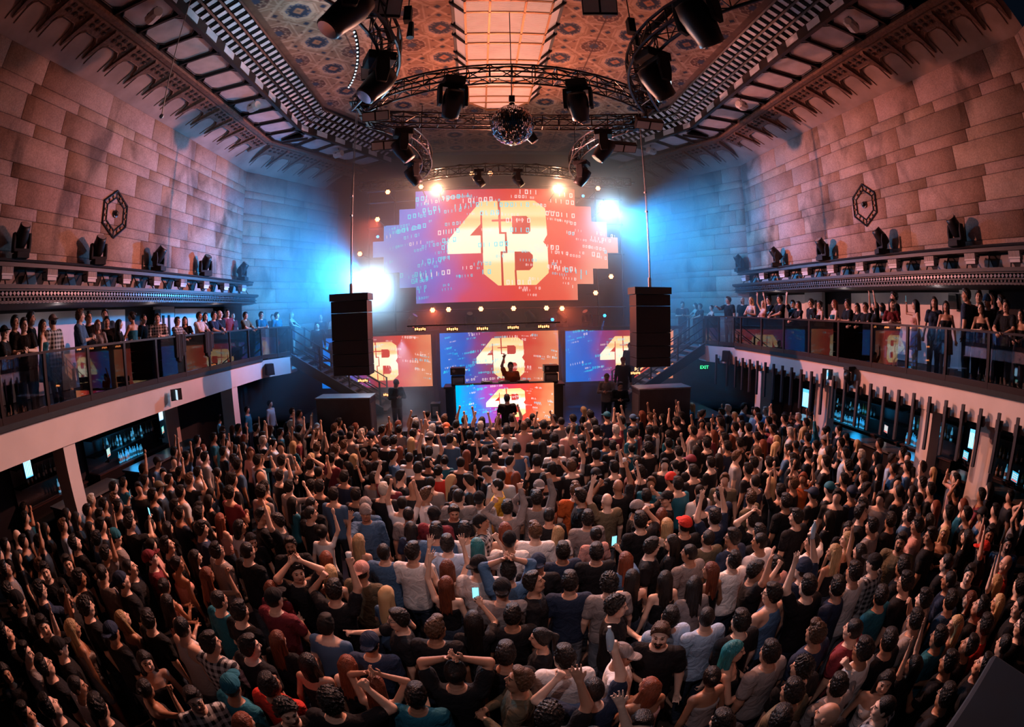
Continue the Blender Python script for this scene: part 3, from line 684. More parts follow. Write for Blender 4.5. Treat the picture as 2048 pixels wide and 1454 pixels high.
truss('right curved truss of the far frame bowing inward', [(3.3, 11.2, z), (2.1, 12.4, z), (2.0, 14.9, z), (2.9, 16.45, z)], 12)
truss('curved truss arching above the top of the big screen', [(-2.9, 16.5, z), (-1.2, 15.6, z), (1.2, 15.6, z), (2.9, 16.5, z)], 14)
truss('short straight truss left above the big screen', [(-5.3, 18.2, 9.75), (-4.6, 18.2, 9.75), (-3.9, 18.2, 9.75), (-3.3, 18.2, 9.75)], 6)
truss('short straight truss right above the big screen', [(3.5, 18.2, 9.75), (4.1, 18.2, 9.75), (4.7, 18.2, 9.75), (5.3, 18.2, 9.75)], 6)
hc = 0
for (x, y, lb) in ((-3.3, 10.4, 'left corner of the frames'), (3.3, 10.6, 'right corner of the frames'), (-1.9, 7.2, 'left near truss'), (2.1, 7.4, 'right near truss'), (-2.6, 15.6, 'far left corner of the frames'), (2.6, 15.6, 'far right corner of the frames')):
    t = thing('chain_hoist', (x, y, 9.62), 'black chain hoist and cable holding up the ' + lb, 'hoist'); MB().box((0, 0, .3), (.14, .18, .34)).build('motor', KM, t, bevel=.015)
    MB().cyl((0, 0, .45), (0, 0, 2.3), .012, 6).cyl((.07, 0, .1), (.07, 0, -.25), .05, 8, .07).build('chain', K, t)

def hang(px, py, label, sc=1.75, rz=0.0):
    sc *= .86; zb = 9.32; x, y, _z = at(2, zb - .38 * sc, px, py); z = zb
    o = make_head(label, False, 'moving_head_light', 'stage light'); o.location = (x, y, z); o.scale = (sc,) * 3; o.rotation_euler = (0, 0, rz)
hang(695, 22, 'large black moving head at the top left, nearest the camera', 1.9, 3.5)
hang(755, 165, 'large black moving head hanging at the lower end of the left near truss', 1.8, 3.6)
hang(905, 203, 'large black moving head hanging left of the mirror ball', 1.6, 1.9)
hang(1157, 208, 'large black moving head hanging right of the mirror ball', 1.6, 1.2)
hang(1312, 160, 'large black moving head hanging at the lower end of the right near truss', 1.8, .3)
hang(1398, 40, 'large black moving head at the top right, nearest the camera', 1.9, .5)
hang(805, 298, 'moving head on the middle of the far left curved truss', 1.6, .3)
hang(826, 350, 'moving head at the foot of the far left curved truss', 1.5, .5)
hang(1208, 298, 'moving head on the middle of the far right curved truss', 1.6, 2.9)
hang(1165, 352, 'moving head at the foot of the far right curved truss', 1.5, 2.6)
hang(1060, 270, 'small moving head hanging just behind the mirror ball', 1.0, 0)
hang(958, 360, 'small moving head over the left half of the big screen top', 1.1, 0); hang(1036, 360, 'small moving head over the right half of the big screen top', 1.1, 0)

def panel_light(x, y, z, w, h, label, rz=0, tilt=.5, col=(.75, .8, .9)):
    t = thing('panel_light', (x, y, z), label, 'panel light', rz=rz)
    MB().box((0, 0, 0), (w, .16, h), 0, (tilt, 0, 0)).build('housing', K, t, bevel=.01)
    f = MB(); R = Euler((tilt, 0, 0)).to_matrix()
    for a in (-.25, .25):
        f.box(R @ Vector((a * w, -.085, 0)), (w * .44, .012, h * .8), 0, (tilt, 0, 0))
    f.build('face', mat('panel_face', (.7, .72, .75), .25), t); MB().cyl((0, .03, .05), (0, .1, .35), .02, 6).build('clamp', K, t)
panel_light(-2.95, 10.0, 9.1, .62, .24, 'white faced panel light at the left corner of the trusses, upper one'); panel_light(-3.05, 11.6, 8.95, .66, .24, 'white faced panel light at the left corner of the trusses, lower one')
panel_light(3.4, 10.5, 9.15, .7, .26, 'dark panel light at the right corner of the trusses, upper one', 0, .9); panel_light(3.1, 11.8, 8.95, .7, .26, 'dark panel light at the right corner of the trusses, lower one', 0, .9)
panel_light(-2.62, 8.25, 9.3, .55, .3, 'pale panel light on the left near truss above a moving head'); panel_light(-2.15, 6.5, 9.7, .5, .5, 'pale square reflector plate beside the top left truss', .3); panel_light(1.35, 6.75, 9.9, .6, .45, 'pale square reflector plate hanging by the top right truss', -.2)
# strips of small white pixels curving beside the near trusses
def pixel_strip(pts, label):
    P = bez(pts, 16); t = thing('pixel_strip', P[0], label, 'light strip'); MB().tube([p - P[0] for p in P], .03, 6).build('strip', KM, t)
    q = MB()
    for p in P: q.ball(p - P[0] + Vector((0, -.01, -.035)), .022, 6, 4)
    tag(q.build('pixels', emis('pixel_white', (.8, .9, 1.0), 1.2), t), label='row of glowing white pixels')
pixel_strip([tuple(at(2, 9.35, *q)) for q in ((709, 62), (722, 100), (716, 150), (698, 172))], 'curved strip of white pixel lamps left of the near left truss')
pixel_strip([tuple(at(2, 9.35, *q)) for q in ((1336, 152), (1343, 162), (1342, 172), (1334, 184))], 'short curved strip of white pixel lamps by the near right truss')

# ---- mirror ball
def mirror_ball():
    r = .45; t = thing('mirror_ball', (.03, 9.5, 8.5), 'mirror ball of small square tiles hanging over the dance floor', 'mirror ball')
    b = MB(); nv = 34
    for i in range(nv):
        a0, a1 = PI * i / nv, PI * (i + 1) / nv; am = (a0 + a1) / 2; nu = max(4, int(2 * nv * math.sin(am)))
        for j in range(nu):
            p0, p1 = 2 * PI * j / nu + .02, 2 * PI * (j + 1) / nu - .02
            jit = Vector((rnd.uniform(-1, 1), rnd.uniform(-1, 1), rnd.uniform(-1, 1))) * .006
            q = [Vector((math.sin(a) * math.cos(p), math.sin(a) * math.sin(p), math.cos(a))) * r for a, p in ((a0 + .006, p0), (a1 - .006, p0), (a1 - .006, p1), (a0 + .006, p1))]
            q[0] += jit; q[2] -= jit; b.add(q, [(0, 1, 2), (0, 2, 3)])
    core = MB().ball((0, 0, 0), r - .008, 24, 16); core.build('core', KM, t, smooth=True)
    b.build('mirror_tiles', mat('mirror', (.85, .85, .88), .03, 1.0), t)
    MB().cyl((0, 0, .43), (0, 0, .52), .06, 10).box((0, 0, .62), (.12, .12, .16)).cyl((0, 0, .6), (0, 0, 3.3), .01, 6).build('motor_and_cable', K, t)
mirror_ball()
for sx, nm in ((-1, 'left'), (1, 'right')):                                   # projectors on the coffer beams
    for x, y, w in ((7.35, 6.5, 'near'), (7.4, 12.3, 'middle'), (6.2, 17.8, 'far')):
        t = thing('ceiling_projector', (sx * x, y, 11.12), 'small white fixture hung under the %s coffer row, %s one' % (nm, w), 'ceiling fixture', rz=sx * .4)
        MB().lathe([(.10, -.2), (.16, -.16), (.17, .1), (.13, .2)], (0, 0, 0), 8, 0, (0, PI / 2, 0)).build('body', WHITE, t); MB().bb(-.05, .05, -.17, .17, -.02, .02).build('band', K, t); MB().cyl((0, 0, .1), (0, 0, .3), .02, 6).build('bracket', K, t)
tag(MB().cyl((-6.1, 6.2, 11.3), (-4.2, 4.1, 6.95), .008, 5).ball((-4.2, 4.1, 6.95), .03, 8, 5).build('hanging_line', WHITE), 'thin white line hanging down at the upper left', 'line')

# ------------------------------------------------------------------ stage
S(MB().bb(-7.4, 7.4, 14.2, 22.1, 0, 1.1).build('floor_stage', STAGEM))
for x0, x1, w in ((-3.7, -1.7, 'left'), (1.9, 3.8, 'right')):
    for k in range(3): tag(MB().bb(x0, x1, 13.25 + k * .32, 13.57 + k * .32, 0, .32 + k * .26).build('stage_step', STAGEM), 'low wide dark step in front of the stage, %s of the DJ booth, %s' % (w, ('lowest', 'middle', 'top')[k]), 'step')
LOGO = [(803, 495), (803, 425), (982, 212), (1270, 210), (1328, 255), (1335, 400), (1312, 437), (1335, 470), (1338, 605), (1270, 668), (1068, 668), (993, 605), (990, 495)]
CUTS = [[(922, 400), (980, 338), (980, 400)], [(1148, 297), (1225, 297), (1245, 317), (1245, 380), (1230, 395), (1148, 395)], [(1158, 490), (1235, 490), (1255, 510), (1255, 570), (1235, 590), (1158, 590)],
        [(980, 272), (989, 272), (991, 495), (980, 495)], [(1072, 211), (1086, 211), (1090, 390), (1078, 390)], [(1078, 384), (1118, 384), (1118, 394), (1078, 394)], [(1108, 390), (1118, 390), (1120, 494), (1110, 494)],
        [(1084, 488), (1120, 488), (1120, 497), (1084, 497)], [(1084, 490), (1094, 490), (1098, 668), (1086, 668)], [(1156, 588), (1166, 588), (1169, 668), (1159, 668)], [(1128, 312), (1146, 312), (1146, 326), (1040, 326), (1040, 316)]]
def led_mat(name, stops, strength, hx):
    M = bpy.data.materials.new(name); M.use_nodes = True; nt = M.node_tree; nt.nodes.clear(); L = nt.links
    tc = nt.nodes.new('ShaderNodeTexCoord'); sx = nt.nodes.new('ShaderNodeSeparateXYZ'); mr = nt.nodes.new('ShaderNodeMapRange'); cr = nt.nodes.new('ShaderNodeValToRGB')
    e = nt.nodes.new('ShaderNodeEmission'); o = nt.nodes.new('ShaderNodeOutputMaterial'); n = nt.nodes.new('ShaderNodeTexNoise'); ad = nt.nodes.new('ShaderNodeMath')
    mr.inputs[1].default_value = -hx; mr.inputs[2].default_value = hx; n.inputs['Scale'].default_value = 2.2 / hx; ad.operation = 'MULTIPLY_ADD'; ad.inputs[1].default_value = .35
    L.new(tc.outputs['Object'], sx.inputs[0]); L.new(sx.outputs[0], mr.inputs[0]); L.new(tc.outputs['Object'], n.inputs[0]); L.new(n.outputs['Fac'], ad.inputs[0])
    sb = nt.nodes.new('ShaderNodeMath'); sb.operation = 'SUBTRACT'; sb.inputs[1].default_value = .175; L.new(mr.outputs[0], sb.inputs[0]); L.new(sb.outputs[0], ad.inputs[2]); L.new(ad.outputs[0], cr.inputs[0])
    cr.color_ramp.elements[0].position = stops[0][0]; cr.color_ramp.elements[0].color = (*stops[0][1], 1); cr.color_ramp.elements[1].position = stops[-1][0]; cr.color_ramp.elements[1].color = (*stops[-1][1], 1)
    for p, c in stops[1:-1]: cr.color_ramp.elements.new(p).color = (*c, 1)
    L.new(cr.outputs[0], e.inputs[0]); e.inputs[1].default_value = strength; L.new(e.outputs[0], o.inputs[0]); return M
def led_screen(label, cx, cyy, cz, w, h, outline, mt, logo_s, seed, nd=150, cut_s=1.0):
    """outline: list of (x, z) relative to the centre; picture: gradient, the 4B mark, streams of 0 and 1"""
    t = thing('led_screen', (cx, cyy, cz - h / 2), label, 'screen'); R = random.Random(seed); zc = h / 2
    MB().prism(outline, (0, .16, zc), (1, 0, 0), (0, 0, 1), -.16).build('panel', KM, t)
    p = MB(); p.add([(x, -.002, z_ + zc) for x, z_ in outline], [tuple(range(len(outline)))]); p.build('picture', mt, t)
    N = lambda u, v: (((u - 397) / 1330 - .5) * w, -((v - 140) / 610 - .5) * h + zc)
    lg = MB(); lg.add([(N(*q)[0], -.010, N(*q)[1]) for q in LOGO], [tuple(range(len(LOGO)))])
    lo = lg.build('logo', led_logo(h, logo_s), t); tag(lo, label='pale yellow 4B mark')
    ct = MB()
    for c in CUTS: ct.add([(N(*q)[0], -.013, N(*q)[1]) for q in c], [tuple(range(len(c)))])
    ct.build('logo_cutouts', emis('led_red_%g' % cut_s, (.88, .05, .035), cut_s), lo)
    def inside(x, z_):
        c = False; n = len(outline)
        for i in range(n):
            x0, y0 = outline[i]; x1, y1 = outline[(i + 1) % n]
            if (y0 > z_) != (y1 > z_) and x < (x1 - x0) * (z_ - y0) / (y1 - y0) + x0: c = not c
        return c
    for nm_, col, cnt in (('cyan_digits', (.0, .75, .95), nd), ('white_digits', (1.0, .82, .8), nd)):
        d = MB(); k = 0
        while k < cnt:
            a = R.uniform(-1, 1); bb = R.uniform(-1, 1)
            if nm_[0] == 'c': a = -abs(a) if R.random() < .62 else a
            else: a = abs(a) if R.random() < .62 else a
            x0, z0 = a * w / 2, (bb * .5 + (.32 if R.random() < .4 else 0) * (1 - abs(a)) - .1 * R.random()) * h
            sz = h * R.choice((.018, .022, .028, .04)); run = R.randint(2, 7); sl = -a * .25
            for j in range(run):
                x = x0 + j * sz * 1.15; z_ = z0 + sl * (j * sz); k += 1
                if not inside(x, z_) or not inside(x + sz, z_ - sz): continue
                q, th = sz * .5, sz * .16
                if R.random() < .5: d.add([(x, -.016, z_ + zc), (x + th, -.016, z_ + zc), (x + th, -.016, z_ + zc + sz), (x, -.016, z_ + zc + sz)], [(0, 1, 2, 3)])
                else:
                    for (u0, u1, v0, v1) in ((0, th, 0, sz), (q, q + th, 0, sz), (th, q, 0, th), (th, q, sz - th, sz)):
                        d.add([(x + u0, -.016, z_ + zc + v0), (x + u1, -.016, z_ + zc + v0), (x + u1, -.016, z_ + zc + v1), (x + u0, -.016, z_ + zc + v1)], [(0, 1, 2, 3)])
        tag(d.build(nm_, emis('led_' + nm_, col, 1.5), t), kind='stuff', label='streams of glowing %s zeros and ones' % nm_.split('_')[0])
    return t
def led_logo(h, s):
    k = 'led_logo_%g_%g' % (h, s)
    if k in _mats: return _mats[k]
    M = bpy.data.materials.new(k); M.use_nodes = True; nt = M.node_tree; nt.nodes.clear(); L = nt.links
    tc = nt.nodes.new('ShaderNodeTexCoord'); sp = nt.nodes.new('ShaderNodeSeparateXYZ'); cr = nt.nodes.new('ShaderNodeValToRGB'); mr = nt.nodes.new('ShaderNodeMapRange')
    e = nt.nodes.new('ShaderNodeEmission'); o = nt.nodes.new('ShaderNodeOutputMaterial'); mr.inputs[1].default_value = 0; mr.inputs[2].default_value = h
    L.new(tc.outputs['Object'], sp.inputs[0]); L.new(sp.outputs[2], mr.inputs[0]); L.new(mr.outputs[0], cr.inputs[0]); L.new(cr.outputs[0], e.inputs[0]); L.new(e.outputs[0], o.inputs[0])
    el = cr.color_ramp.elements; cr.color_ramp.interpolation = 'LINEAR'
    el[0].position = .12; el[0].color = (1, .62, .25, 1); el[1].position = .9; el[1].color = (1, .56, .22, 1)
    for p, c in ((.32, (1, .66, .30)), (.36, (1, .88, .62)), (.62, (1, .92, .7)), (.66, (1, .62, .28)), (.72, (1, .5, .2)), (.76, (1, .72, .38)), (.84, (1, .6, .25))): el.new(p).color = (*c, 1)
    e.inputs[1].default_value = s; _mats[k] = M; return M
BIG = led_mat('led_gradient_big', [(.0, (.10, .38, .95)), (.2, (.22, .16, .70)), (.36, (.70, .07, .14)), (.55, (.82, .045, .035)), (.8, (.90, .12, .07)), (1.0, (1.0, .42, .28))], 1.3, 5.0)
SML = led_mat('led_gradient_small', [(.0, (.0, .22, .95)), (.18, (.02, .14, .75)), (.34, (.30, .05, .30)), (.5, (.45, .03, .045)), (.72, (.85, .06, .035)), (1.0, (1.0, .34, .16))], 1.0, 2.2)
DJM = led_mat('led_gradient_booth', [(.0, (.0, .50, 1.0)), (.18, (.05, .25, .9)), (.34, (.45, .10, .65)), (.5, (.80, .05, .12)), (.75, (.95, .09, .04)), (1.0, (1.0, .36, .16))], 1.1, 1.5)
st = [(-3.28, -2.35), (3.28, -2.35), (3.28, -1.69), (3.95, -1.69), (3.95, -1.05), (4.6, -1.05), (4.6, -.38), (5.06, -.38), (5.06, .28), (4.6, .28), (4.6, .93), (3.95, .93), (3.95, 1.58), (3.28, 1.58), (3.28, 2.32), (-3.28, 2.32), (-3.28, 1.58), (-3.95, 1.58), (-3.95, .93), (-4.6, .93), (-4.6, .28), (-5.06, .28), (-5.06, -.38), (-4.6, -.38), (-4.6, -1.05), (-3.95, -1.05), (-3.95, -1.69), (-3.28, -1.69)]
led_screen('huge stepped LED screen with the 4B mark above the stage', 0, 19.5, 7.4, 10.12, 4.7, st, BIG, 1.6, 1, 420, .9)
rc = lambda w, h: [(-w / 2, -h / 2), (w / 2, -h / 2), (w / 2, h / 2), (-w / 2, h / 2)]
led_screen('wide LED screen with the 4B mark behind the DJ', 0, 18.5, 2.82, 4.56, 2.08, rc(4.56, 2.08), SML, 1.5, 2, 230, .75)
led_screen('LED screen left of the stage half behind the hanging speaker', -4.9, 18.6, 2.82, 4.55, 2.0, rc(4.55, 2.0), SML, 1.5, 3, 200, .9)
led_screen('LED screen right of the stage half behind the hanging speaker', 4.85, 18.6, 2.82, 4.55, 2.0, rc(4.55, 2.0), SML, 1.5, 4, 200, .9)
led_screen('LED front of the DJ booth with the 4B mark', 0, 14.7, 1.79, 3.03, 1.2, rc(3.03, 1.2), DJM, 1.5, 5, 200, .9)
# DJ booth
t = thing('dj_booth', (0, 15.2, 1.1), 'black DJ booth table behind the LED front', 'table')
MB().bb(-1.9, 1.9, -.3, .45, 1.16, 1.22).build('table_top', K, t); MB().bb(-1.85, -1.6, -.25, .4, 0, 1.16).bb(1.6, 1.85, -.25, .4, 0, 1.16).build('side_panels', KM, t)
for x, w in ((-1.45, 'left'), (1.5, 'right')):
    t = thing('booth_monitor', (x, 15.25, 2.32), 'black booth monitor stack on the %s end of the DJ table' % w, 'speaker')
    MB().box((0, 0, .16), (.42, .4, .3)).box((0, 0, .46), (.46, .42, .22)).build('cabinets', K, t, bevel=.01); MB().box((0, -.21, .16), (.34, .01, .2)).cyl((-.12, -.22, .48), (-.12, -.212, .48), .05, 12).build('front_grilles', mat('grille_grey', (.12, .12, .13), .5), t)
for x, w in ((-.55, 'left'), (.0, 'middle'), (.6, 'right')):
    t = thing('dj_deck', (x, 15.15, 2.32), 'black DJ deck on the booth table, %s of three' % w, 'dj deck')
    MB().box((0, 0, .05), (.36, .38, .1)).build('body', K, t, bevel=.01); MB().lathe([(.11, .1), (.11, .115), (.02, .12)], (0, -.03, 0), 16).build('jog_wheel', STEEL, t)
# subwoofer boxes, hanging arrays
for sx, nm in ((-1, 'left'), (1, 'right')):
    x0, x1 = (3.93, 5.6) if sx < 0 else (3.88, 5.55)
    t = thing('subwoofer_stack', (sx * (x0 + x1) / 2, 13.75, 0), 'big dark wooden speaker box on the floor at the %s end of the stage' % nm, 'speaker')
    W = x1 - x0; BX = mat('box_wood', (.018, .015, .022), .42, noise=.3, nscale=5)
    MB().bb(-W / 2, W / 2, -.37, .4, 0, 2.26).build('cabinet', BX, t, bevel=.012); MB().bb(-W / 2 - .02, W / 2 + .02, -.39, .42, 2.26, 2.3).build('lid', mat('box_lid', (.12, .11, .13), .35, noise=.25, nscale=6), t)
    MB().bb(sx * -W / 2 - .008, sx * -W / 2 + .008, -.3, .33, .2, 2.1).build('side_door', mat('box_side', (.05, .04, .045), .5), t)
    cx = -4.4 if sx < 0 else 4.28
    t = thing('line_array', (cx, 13.6, 2.94), 'tall black hanging speaker column on the %s of the stage' % nm, 'speaker'); zs = [0, .27, .62, 1.0, 1.78, 2.12]
    for a, b in zip(zs[:-1], zs[1:]):
        c = MB().bb(-.54, .54, -.3, .35, a + .006, b - .006); c.build('cabinet', mat('array_black', (.006, .006, .010), .55), t, bevel=.008)
    MB().bb(-.575, .575, -.33, .38, 2.13, 2.33).build('top_frame', mat('frame_black', (.04, .045, .05), .4), t)
    MB().cyl((0, 0, 2.33), (0, 0, 2.62), .05, 8).cyl((0, 0, 2.3), (0, 0, 8.9), .014, 6).cyl((.03, 0, 2.3), (.045, 0, 8.9), .009, 5).cyl((0, 0, 5.2), (0, 0, 5.25), .05, 6).cyl((0, 0, 4.6), (0, 0, 4.65), .05, 6).build('hoist_cables', mat('cable_grey', (.25, .27, .3), .4, .6), t)
    # stairs from balcony to stage
    a = sx; t = thing('staircase', (a * 6.2, 17.6, 1.1), 'black metal staircase from the %s balcony down to the stage' % nm, 'stairs'); inv = Matrix.Translation((-a * 6.2, -17.6, -1.1))
    n = 12; xt, xb = 7.75, 4.35; trd = MB()
    for i in range(n):
        f = i / (n - 1); x = xt + (xb - xt) * f; zz = 3.22 + (1.2 - 3.22) * f; trd.bb(a * (x - .17), a * (x + .17), 17.02, 18.35, zz - .05, zz)
    o = trd.build('treads', mat('tread_grey', (.16, .16, .17), .4), t); o.matrix_parent_inverse = inv
    for y in (17.0, 18.36):
        st_ = MB().prism([(a * 7.8, 3.36), (a * 7.8, 2.95), (a * 4.3, .95), (a * 4.3, 1.3)], (0, y, 0), (1, 0, 0), (0, 0, 1), .05); o = st_.build('stringer', K, t); o.matrix_parent_inverse = inv
        e = MB().cyl((a * 7.8, y - .04, 3.38), (a * 4.3, y - .04, 1.32), .016, 5); o = e.build('edge_trim', mat('edge_blue_steel', (.3, .4, .5), .3, .6), t); o.matrix_parent_inverse = inv
        r_ = MB()
        for k in (.35, .65, .98): r_.cyl((a * 7.75, y, 3.3 + k), (a * 4.4, y, 1.25 + k), .022, 6)
        for f in (0, .33, .66, 1): x = 7.75 + (4.4 - 7.75) * f; zz = 3.3 + (1.25 - 3.3) * f; r_.bb(a * (x - .03), a * (x + .03), y - .03, y + .03, zz - .05, zz + 1.0)
        o = r_.build('handrail', K, t); o.matrix_parent_inverse = inv
# ---- round warm wash lamps, strip blinders, blue beam lamps, the two blinding beams
WL = emis('lamp_warm', (1.0, .30, .12), 9.0); WL2 = emis('lamp_hot', (1.0, .78, .55), 60.0)
def par(x, y, z, label, r=.10, em=None, name='wash_lamp'):
    t = thing(name, (x, y, z), label, 'stage light'); MB().lathe([(r * 1.1, 0), (r * 1.25, .05), (r * .9, .22), (r * .5, .26)], (0, 0, 0), 14, 0, (-PI / 2, 0, 0)).build('housing', K, t)
    b = MB()
    for k in range(7):
        c = (0, 0) if k == 6 else (math.cos(k * PI / 3) * r * .62, math.sin(k * PI / 3) * r * .62); b.cyl((c[0], -.012, c[1]), (c[0], -.03, c[1]), r * .33, 10)
    b.build('lens', em or WL, t); MB().box((0, .1, r * 1.35), (r * .4, .06, r * .6)).cyl((0, .24, 0), (0, max(.3, 19.7 - y), 0), .022, 6).build('yoke', K, t)
for p, lb in zip([(-4.16, 9.38), (-4.55, 8.31), (-5.24, 7.01), (-2.87, 9.5), (-.93, 9.95), (-.23, 9.95), (-2.47, 4.75), (-1.87, 4.75), (-.67, 4.74), (.54, 4.73), (1.77, 4.72), (2.36, 4.7), (3.67, 5.28), (3.92, 9.4), (4.3, 5.91)],
                 ['highest of three left of the big screen', 'middle of three left of the big screen', 'lowest of three left of the big screen', 'at the top left corner of the big screen', 'on the top edge of the big screen, left of centre', 'on the top edge of the big screen, at centre',
                  'first from the left below the big screen', 'second from the left below the big screen', 'third from the left below the big screen', 'fourth from the left below the big screen', 'fifth from the left below the big screen', 'sixth from the left below the big screen', 'low on the right steps of the big screen', 'at the top right of the big screen', 'pale, beside the lower right steps of the big screen']):
    par(p[0], 18.0, p[1], 'small round warm wash lamp ' + lb)
par(-2.16, 17.5, 9.25, 'blazing warm lamp above the left part of the big screen', .14, WL2); par(2.2, 17.5, 9.2, 'blazing warm lamp above the right part of the big screen', .14, WL2)
ICEW = emis('beam_white', (.72, .92, 1.0), 160.0)
par(-4.45, 17.0, 5.75, 'blinding blue white beam lamp left of the big screen', .26, ICEW, 'beam_lamp'); par(4.05, 17.6, 8.55, 'blinding white beam lamp right of the big screen', .2, ICEW, 'beam_lamp')
BLU = emis('lamp_blue', (.02, .35, 1.0), 8.0)
for x, y, z_, lb in ((1.84, 17.0, 4.3, 'right of the centre screen top'), (3.75, 17.0, 4.42, 'over the right LED screen'), (3.42, 18.5, 9.19, 'at the top right steps of the big screen'), (-4.75, 19.0, 7.8, 'at the left edge of the big screen')):
    par(x, y, z_, 'small blue beam lamp ' + lb, .06, BLU, 'blue_lamp')
lamp('blue_beam_a', 'SPOT', (1.84, 16.9, 4.3), 900, (.0, .25, 1), (2.6, 17.2, 1.1), .02, 9, .3); lamp('blue_beam_b', 'SPOT', (3.75, 16.9, 4.42), 900, (.0, .25, 1), (2.9, 17.2, 1.1), .02, 9, .3)
lamp('par_glow_left', 'SPOT', (-4.5, 17.9, 8.3), 160, (1, .12, .05), (-5.5, 16, 6), .05, 100, 1); lamp('par_glow_low', 'SPOT', (-2.4, 17.8, 4.75), 140, (1, .14, .05), (-2.4, 15, 3.4), .05, 90, 1); lamp('par_glow_right', 'SPOT', (2.3, 17.8, 4.7), 140, (1, .14, .05), (2.6, 15, 3.4), .05, 90, 1)
def blinder(x, y, z, label):
    t = thing('strip_lamp', (x, y, z), label, 'stage light'); MB().box((0, 0, 0), (.36, .1, .12)).build('housing', K, t); b = MB()
    for k in range(6): b.box((-.15 + k * .06, -.055, .01 * math.sin(k * 2)), (.035, .012, .07))
    b.build('cells', emis('cell_orange', (1, .30, .10), 5.0), t)
tag(MB().cyl((-3, 15.08, 4.24), (1.8, 15.08, 4.24), .022, 6).cyl((-2.9, 15.08, 4.24), (-2.9, 18.1, 3.97), .02, 6).cyl((1.7, 15.08, 4.24), (1.7, 18.1, 3.97), .02, 6).build('lighting_bar', K), 'thin black lighting bar reaching out above the DJ booth', 'bar')
for x, y, z_, lb in ((-2.57, 15.0, 4.14, 'first from the left above the DJ'), (-1.57, 15, 4.11, 'second from the left above the DJ'), (-.64, 15, 4.1, 'third from the left above the DJ'), (.31, 15, 4.11, 'fourth from the left above the DJ'), (1.26, 15, 4.12, 'rightmost above the DJ'),
                    (-5.6, 16.6, 3.1, 'on the left stair rail'), (-4.75, 16.0, 2.45, 'under the left hanging speaker'), (-3.88, 16.0, 1.95, 'low on the left side of the stage'), (4.55, 15.9, 2.45, 'under the right hanging speaker')):
    blinder(x, y, z_, 'small strip lamp with orange cells ' + lb)
for k, x in enumerate((-3.3, -2.2, -1.1, .2, 1.2, 2.4, 3.4)):
    o = make_head('black moving head standing above the centre screen, %s from the left' % ('first', 'second', 'third', 'fourth', 'fifth', 'sixth', 'seventh')[k], True); o.location = (x, 18.3, 4.0); o.rotation_euler = (0, 0, rnd.uniform(0, 6))
S(MB().bb(-7.3, 7.3, 18.0, 18.8, 3.88, 3.99).bb(-2.55, -2.42, 18.3, 18.7, 1.1, 3.9).bb(2.4, 2.5, 18.3, 18.7, 1.1, 3.9).build('trim_%d' % k_tr, KM)); k_tr += 1
t = thing('flight_case', (-2.3, 16.2, 1.1), 'dark equipment case standing on the stage left of the DJ booth', 'case'); MB().bb(-.16, .16, -.2, .2, 0, .5).build('case', K, t, bevel=.01); MB().bb(-.1, .1, -.21, -.2, .1, .4).build('panel', mat('panel_pale', (.3, .32, .36), .4), t)
# corner cabinet close below the camera on the right
q = [tuple(at(2, 3.6, x, y)) for x, y in ((1988, 1302), (1880, 1470), (2100, 1560), (2120, 1390))]
cab = MB(); cab.add([(p[0], p[1], 0.0) for p in q] + [(p[0], p[1], 3.6) for p in q], [(0, 1, 2, 3), (7, 6, 5, 4), (0, 4, 5, 1), (1, 5, 6, 2), (2, 6, 7, 3), (3, 7, 4, 0)])
tag(cab.build('speaker_cabinet', mat('cabinet_blue_black', (.003, .010, .020), .6, noise=.3, nscale=6), bevel=.02), 'dark speaker cabinet in the bottom right corner close to the camera', 'speaker')
# ---- haze around the stage
M = bpy.data.materials.new('haze'); M.use_nodes = True; nt = M.node_tree; nt.nodes.clear()
o_ = nt.nodes.new('ShaderNodeOutputMaterial'); v_ = nt.nodes.new('ShaderNodeVolumeScatter'); v_.inputs['Density'].default_value = HAZE; v_.inputs['Anisotropy'].default_value = .25; v_.inputs['Color'].default_value = (.9, .95, 1, 1)
nt.links.new(v_.outputs[0], o_.inputs['Volume'])
o = MB().bb(-9.9, 9.9, 15.4, 22.15, 1.15, 11.2).build('stage_haze', M); tag(o, 'thin stage haze glowing in the beams around the screens', 'haze', kind='stuff')

def puff(c, r, dens, label, sq=1.0):
    """cloud of stage smoke, or of glow added round a lamp, thicker toward its middle"""
    M = bpy.data.materials.new('smoke'); M.use_nodes = True; nt = M.node_tree; nt.nodes.clear(); L = nt.links
    o = nt.nodes.new('ShaderNodeOutputMaterial'); v = nt.nodes.new('ShaderNodeVolumeScatter'); tc = nt.nodes.new('ShaderNodeTexCoord'); ln = nt.nodes.new('ShaderNodeVectorMath'); ln.operation = 'LENGTH'
    mr = nt.nodes.new('ShaderNodeMapRange'); mr.interpolation_type = 'SMOOTHSTEP'; mr.inputs[1].default_value = 0; mr.inputs[2].default_value = 1.0; mr.inputs[3].default_value = dens; mr.inputs[4].default_value = 0
    L.new(tc.outputs['Object'], ln.inputs[0]); L.new(ln.outputs['Value'], mr.inputs[0]); pw = nt.nodes.new('ShaderNodeMath'); pw.operation = 'MULTIPLY'; L.new(mr.outputs[0], pw.inputs[0]); L.new(mr.outputs[0], pw.inputs[1])
    L.new(pw.outputs[0], v.inputs['Density']); v.inputs['Anisotropy'].default_value = .2; L.new(v.outputs[0], o.inputs['Volume'])
    b = MB().ball((0, 0, 0), 1.0, 24, 16).build('smoke_glow_cloud', M); b.location = c; b.scale = (r, r, r * sq); tag(b, label, 'smoke', kind='stuff')
puff((-4.2, 16.9, 6.0), 3.4, .6, 'added glow cloud around the blinding beam lamp left of the big screen')  # flare round the lamp put in as an added scattering cloud
